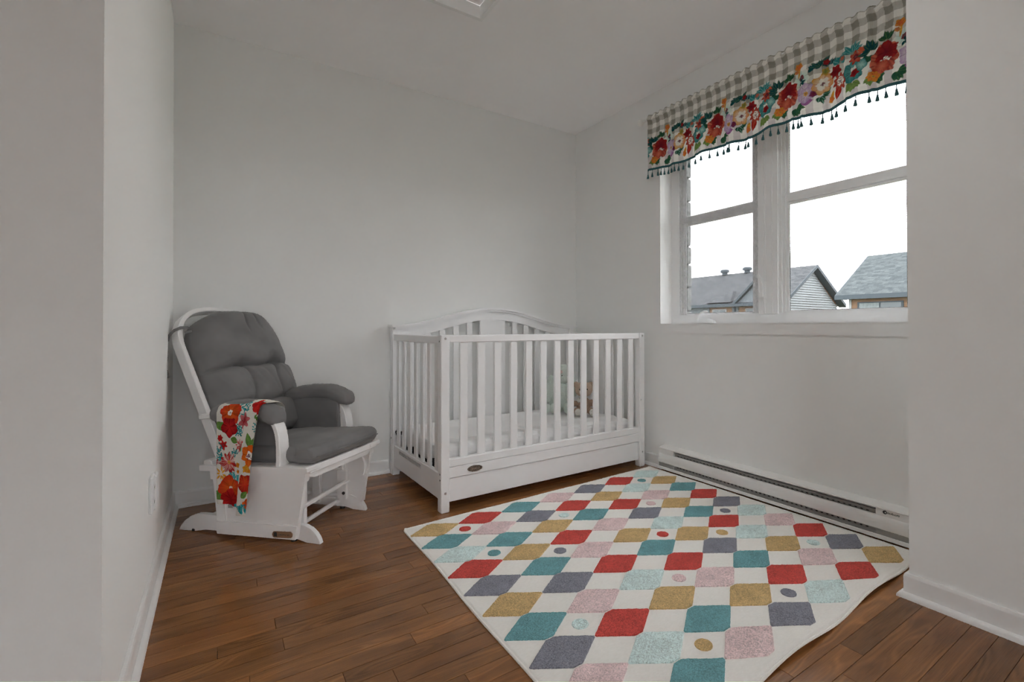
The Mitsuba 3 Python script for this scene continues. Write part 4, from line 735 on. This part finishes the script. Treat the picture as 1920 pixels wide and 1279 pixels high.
put('throw_blanket__care_tag', xf(grid(P3), GM), 'print_grey')

# ---------------------------------------------------------------- rug
tag('rug', 'cream rug with raised diamonds in red, teal, mustard, grey, pink and mint', 'rug')
CA, CB, CC, CD_ = np.array([-1.712, -0.868]), np.array([-0.060, -0.806]), np.array([-0.058, -2.178]), np.array([-1.734, -2.232])
def rp(a, b):
    a, b = np.asarray(a, float)[..., None], np.asarray(b, float)[..., None]
    return (CA * (1 - a) + CB * a) * (1 - b) + (CD_ * (1 - a) + CC * a) * b
def rz(x, y):
    d = np.clip((y + 2.19) / 0.24, 0, 1); e = 1 - d
    wave = 0.5 + 0.5 * np.sin(x * 11.5 + 0.8)
    return 0.0005 + e ** 2 * 0.014 * wave * np.clip((-x - 0.1) / 0.25, 0, 1)
def disp(a, b): 
    p = rp(a, b); x, y = p[..., 0], p[..., 1]
    y = y + np.where(b > .5, 1, -.4) * 0.004 * np.sin(x * 11.5 + 2.2) * np.abs(2 * b - 1) ** 6
    x = x + 0.003 * np.sin(y * 9) * np.abs(2 * a - 1) ** 8
    return x, y
TH = 0.0065
na, nb2 = 220, 190; Ag, Bg = np.meshgrid(np.linspace(0, 1, na), np.linspace(0, 1, nb2), indexing='ij')
# rounded corners
def rc(a, b, r=0.012):
    u, v = 2 * a - 1, 2 * b - 1; k = np.maximum(np.abs(u), np.abs(v)); s = np.clip((np.abs(u) * np.abs(v) - (1 - r)) / r, 0, 1) * r * 0.6
    return 0.5 + u * (1 - s) / 2, 0.5 + v * (1 - s) / 2
Ag, Bg = rc(Ag, Bg); x, y = disp(Ag, Bg); z = rz(x, y)
fall = np.clip(np.minimum(np.minimum(Ag, 1 - Ag) * 1.66, np.minimum(Bg, 1 - Bg) * 1.36) / 0.004, 0, 1) ** .5
Pt = np.stack([x, y, z + 0.0015 + (TH - 0.0015) * fall], -1); Pb2 = np.stack([x, y, z], -1)
put('rug__base', fixm(cat(grid(Pt, True), grid(Pb2), stitch(Pt[0], Pb2[0], False), stitch(Pt[-1], Pb2[-1], True), stitch(Pt[:, 0], Pb2[:, 0], True), stitch(Pt[:, -1], Pb2[:, -1], False))), 'rug_white', smooth=40)
edge_p = np.concatenate([Pt[:, 0], Pt[-1, 1:], Pt[::-1, -1][1:], Pt[0, ::-1][1:]]); edge_p = edge_p + np.array([0, 0, 0.0015])
put('rug__binding', tube(edge_p[::2], 0.0042, 8), 'rug_white', smooth=True)
ROWS = [list(r.split()) for r in (
    'Y R T P G R L', 'T P G R Y L Y', 'L T Y T R P T', 'R Y R P G Y R', 'G T P Y L T G',
    'Y G R T Y R L', 'T P L R G L P', 'G R Y P T Y R', 'P L T Y R P G', 'Y T P G L R Y')]
LT, RT, LB, RB = map(np.array, ((-1.716, -0.957), (-0.086, -0.899), (-1.720, -2.129), (-0.079, -2.096)))
def lat(i, j):
    """lattice point: i columns (0..7), j rows (0..9) to metres"""
    a, b = np.asarray(i, float)[..., None] / 7, np.asarray(j, float)[..., None] / 9
    return (LT * (1 - a) + RT * a) * (1 - b) + (LB * (1 - a) + RB * a) * b
def pile(poly, hgt, seed):
    """a tufted patch: poly (k, 2) outline in lattice units"""
    k = len(poly); dense = []
    for q in range(k):
        a, b = np.array(poly[q]), np.array(poly[(q + 1) % k]); n = max(2, int(np.hypot(*((b - a) * np.array([0.233, 0.131]))) / 0.0045)); dense += [a + (b - a) * t for t in np.arange(n) / n]
    O_ = np.array(dense); cen = O_.mean(0); out = []
    for f, h in ((1.0, 0.0), (1.0, 0.55), (0.985, 0.85), (0.955, 1.0)) + tuple((q, 1.0) for q in np.linspace(0.9, 0.03, 20)):
        ij = cen + (O_ - cen) * f; p = lat(ij[:, 0], ij[:, 1]); j = meshkit.noise(np.c_[p * 420, np.zeros(len(p))], seed)
        if f > 0.9: p = p + (p - lat(cen[0], cen[1])) * 0.030 * (meshkit.noise(np.c_[p * 330, np.full(len(p), 3.3)], seed + 5) - 0.5)[:, None]
        zz = rz(p[:, 0], p[:, 1]) + TH - 0.001 + hgt * h + h * (0.0024 * (j - 0.5) + 0.0022 * (meshkit.fbm(np.c_[p * 45, np.zeros(len(p))], 2, 7) - 0.5))
        out.append(np.c_[p, zz])
    return skin(np.array(out)[:, ::-1], caps=True)
for j in range(10):
    for i in range(7):
        w, h = 0.07, 0.02
        poly = [(i + h * 0.4, j - 0.02), (i + .5 - w, j - .5 + .02), (i + .5 + w, j - .5 + .02), (i + 1 - h * .4, j - 0.02), (i + 1 - h * .4, j + .02), (i + .5 + w, j + .5 - .02), (i + .5 - w, j + .5 - .02), (i + h * .4, j + .02)]
        put('rug__tufted_diamond', fixm(pile(poly, 0.0050, i * 13 + j)), 'tuft_' + ROWS[j][i], smooth=60)
for i, j, c in ((1, .5, 'R'), (6, .5, 'T'), (3, 1.5, 'L'), (1, 2.5, 'T'), (5, 2.5, 'P'), (2, 3.5, 'G'), (4, 4.5, 'R'), (6, 4.5, 'G'), (5, 5.5, 'Y'), (1, 6.5, 'L'), (3, 6.5, 'P'), (6, 7.5, 'L'), (2, 8.5, 'Y'), (4, 8.5, 'G')):
    poly = [(i + 0.027 / 0.2335 * math.cos(a), j + 0.023 / 0.131 * math.sin(a)) for a in np.linspace(0, 2 * math.pi, 40, endpoint=False)]
    put('rug__tufted_dot', fixm(pile(poly, 0.0045, int(i * 17 + j))), 'tuft_' + c, smooth=60)

# ---------------------------------------------------------------- houses across the street
GZ = -2.9
put('ground', box((0.3, -60, GZ - 0.2), (80, 80, GZ)), 'grass', 'grass ground outside the window', 'ground', kind='structure')
def slab(P4, th, uvm=True):
    """a roof plane: corners eave0, eave1, ridge1, ridge0; thickness downwards; uv in metres"""
    P = np.array(P4, float); n = np.cross(P[1] - P[0], P[3] - P[0]); n /= np.linalg.norm(n); n = n if n[2] > 0 else -n
    v = np.vstack([P, P - n * th]); f = [(0, 1, 2), (0, 2, 3), (6, 5, 4), (7, 6, 4)] + [q for a in range(4) for q in ((a, a + 4, (a + 1) % 4), ((a + 1) % 4, a + 4, (a + 1) % 4 + 4))]
    e = (P[1] - P[0]) / np.linalg.norm(P[1] - P[0]); u = np.cross(n, e); uv = np.stack([(v - P[0]) @ e, (v - P[0]) @ u * (1 if (P[3] - P[0]) @ u > 0 else -1)], 1)
    return v, np.array(f), uv
def roof(key, P4, mt, th=0.12, lab=None):
    v, f, uv = slab(P4, th); return put(key, (v, f), mt, lab, uv=uv)
# left house: ridge along y, gable end at y = 9.9 facing the gap
tag('house', 'grey roofed house with white sided gable across the street, left of gap', 'house')
XF, XP, XB, YG, YE = 22.0, 25.3, 28.6, 9.9, 19.0; ZE, ZP = 2.20, 4.29
put('house__wall', ext([(XF + .35, GZ), (XB - .35, GZ), (XB - .35, ZE + .12), (XP, ZP - .16), (XF + .35, ZE + .12)], YG + .36, YE, EX, EZ, EY), 'far_brick')
boards_ = []
zz = GZ
while zz < ZP - 0.2:
    half = (XB - XP - .33) * min(1.0, max(0.02, (ZP - .15 - zz) / (ZP - ZE))) if zz > ZE else XB - XP - .33
    half2 = (XB - XP - .33) * min(1.0, max(0.0, (ZP - .15 - zz - .13) / (ZP - ZE))) if zz + .13 > ZE else half
    boards_.append(trimesh.Trimesh(*[np.array(q) for q in ([[XP - half, YG + .30, zz], [XP + half, YG + .30, zz], [XP + half2, YG + .345, zz + .13], [XP - half2, YG + .345, zz + .13], [XP - half, YG + .36, zz], [XP + half, YG + .36, zz]], [[0, 1, 2], [0, 2, 3], [4, 5, 1], [4, 1, 0]])], process=False)); zz += 0.13
put('house__siding', cat(*boards_), 'siding', kind='stuff', label='white horizontal clapboards on the gable end')
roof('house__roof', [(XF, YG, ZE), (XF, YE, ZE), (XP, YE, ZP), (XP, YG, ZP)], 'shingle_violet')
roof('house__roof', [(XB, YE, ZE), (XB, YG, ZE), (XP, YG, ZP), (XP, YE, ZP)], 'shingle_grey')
put('house__fascia', cat(*[ext([(a, za - .16), (b, zb - .16), (b, zb + .02), (a, za + .02)], YG - .03, YG, EX, EZ, EY) for a, za, b, zb in ((XF, ZE, XP, ZP), (XP, ZP, XB, ZE))], *[ext([(a, za - .16), (b, zb - .16), (b, zb - .13), (a, za - .13)], YG, YG + .34, EX, EZ, EY) for a, za, b, zb in ((XF, ZE, XP, ZP), (XP, ZP, XB, ZE))], box((XF - .04, YG, ZE - .16), (XF, YE, ZE + .02)), box((XF, YG, ZE - .16), (XF + .36, YE, ZE - .13))), 'fascia')
# front cross gable
gy0, gy1, gz = 12.62, 10.15, 3.42; gm = (gy0 + gy1) / 2; gb = 2.24
depth_ = lambda z: XF + (z - ZE) / (ZP - ZE) * (XP - XF)
put('house__cross_gable', ext([(gy0 - .15, gb), (gm, gz - .18), (gy1 + .15, gb)], XF - .02, XF + 1.9, EY, EZ, EX), 'siding_dark')
roof('house__cross_gable_roof', [(XF - .15, gy0, gb), (depth_(gb) + .1, gy0, gb), (depth_(gz), gm, gz), (XF - .15, gm, gz)], 'shingle_violet', 0.08)
roof('house__cross_gable_roof', [(XF - .15, gy1, gb), (depth_(gb) + .1, gy1, gb), (depth_(gz), gm, gz), (XF - .15, gm, gz)], 'shingle_violet', 0.08)
put('house__cross_gable_fascia', cat(*[ext([(a, za - .13), (b, zb - .13), (b, zb + .03), (a, za + .03)], XF - .2, XF - .15, EY, EZ, EX) for a, za, b, zb in ((gy0, gb, gm, gz), (gm, gz, gy1, gb))], box((XF - .2, gy1, gb - .2), (XF - .1, gy0, gb - .05))), 'fascia')
# small hip dormer
dv = [(XF - .1, 14.55, 2.30), (XF - .1, 12.85, 2.30), (XF + .9, 13.30, 2.98), (XF + 1.6, 13.30, 2.98), (depth_(2.3) + .4, 14.4, 2.45), (depth_(2.3) + .4, 12.95, 2.45)]
put('house__dormer_roof', (np.array(dv), np.array([(0, 1, 2), (0, 2, 3), (0, 3, 4), (1, 5, 3), (1, 3, 2)])), 'shingle_violet', uv=np.array([(q[1], q[2] * 2) for q in dv]))
for y_, x_ in ((15.38, 25.25), (13.87, 25.25)):
    put('house__roof_vent', cat(lathe([(0.17, 0), (0.17, 0.16), (0.27, 0.17), (0.27, 0.30), (0.20, 0.36)], 16, (x_, y_, depth_(0) * 0 + ZE + (x_ - XF) / (XP - XF) * (ZP - ZE) - 0.02))), 'fascia', smooth=30)
put('house__siding_panel', cat(box((XF + .30, 14.45, 0.0), (XF + .35, 16.2, 2.1)), box((XF + .30, 12.62, 0), (XF + .35, 13.0, 2.1))), 'siding_dark')
for ya, yb in ((14.25, 13.35), (12.2, 11.2)):
    k_ = put('house__window', cat(box((XF + .29, yb, 0.6), (XF + .35, ya, 1.93))), 'far_white'); put(k_ + '__pane', cat(box((XF + .275, yb + .06, 0.66), (XF + .29, (ya + yb) / 2 - .03, 1.87)), box((XF + .275, (ya + yb) / 2 + .03, 0.66), (XF + .29, ya - .06, 1.87))), 'far_pane')
put('house__downspout', box((XF + .22, 12.78, 0), (XF + .30, 12.86, 2.1)), 'fascia')
k_ = put('house__gable_vent', box((24.3, YG + .27, 1.55), (25.4, YG + .31, 1.80)), 'far_white'); put(k_ + '__louver', box((24.38, YG + .262, 1.60), (25.3, YG + .27, 1.70)), 'far_pane')
# right house
tag('house_001', 'grey roofed house with tan brick wall across the street, right of gap', 'house')
xf_, xp_, ze_, zp_, yl_, yr_ = 22.0, 25.5, 2.36, 4.50, 7.60, -6.0
put('house_001__wall', ext([(xf_ + .4, GZ), (2 * xp_ - xf_ - .4, GZ), (2 * xp_ - xf_ - .4, ze_ + .1), (xp_, zp_ - .2), (xf_ + .4, ze_ + .1)], yr_, yl_ - .42, EX, EZ, EY), 'far_brick')
roof('house_001__roof', [(xf_, yl_, ze_), (xf_, yr_, ze_), (xp_, yr_, zp_), (xp_, yl_, zp_)], 'shingle_grey')
roof('house_001__roof', [(2 * xp_ - xf_, yl_, ze_), (2 * xp_ - xf_, yr_, ze_), (xp_, yr_, zp_), (xp_, yl_, zp_)], 'shingle_grey')
put('house_001__fascia', cat(box((xf_ - .05, yr_, ze_ - .20), (xf_, yl_ + .02, ze_)), box((xf_, yr_, ze_ - .19), (xf_ + .42, yl_, ze_ - .16)), *[ext([(a, za - .18), (b, zb - .18), (b, zb), (a, za)], yl_, yl_ + .03, EX, EZ, EY) for a, za, b, zb in ((xf_, ze_, xp_, zp_), (xp_, zp_, 2 * xp_ - xf_, ze_))]), 'fascia')
put('house_001__corner_trim', box((xf_ + .36, yl_ - .50, GZ), (xf_ + .41, yl_ - .40, ze_ - .15)), 'far_white')
k_ = put('house_001__window', cat(box((xf_ + .34, 5.15, 0.5), (xf_ + .40, 6.85, 2.03))), 'fascia')
put(k_ + '__pane', box((xf_ + .325, 5.22, 0.57), (xf_ + .34, 5.95, 1.97)), 'far_pane'); put(k_ + '__blind', cat(*[box((xf_ + .325 + .004 * (i % 2), 6.02 + 0.05 * i, 0.57), (xf_ + .335 + .004 * (i % 2), 6.065 + 0.05 * i, 1.97)) for i in range(15)]), 'far_blind')
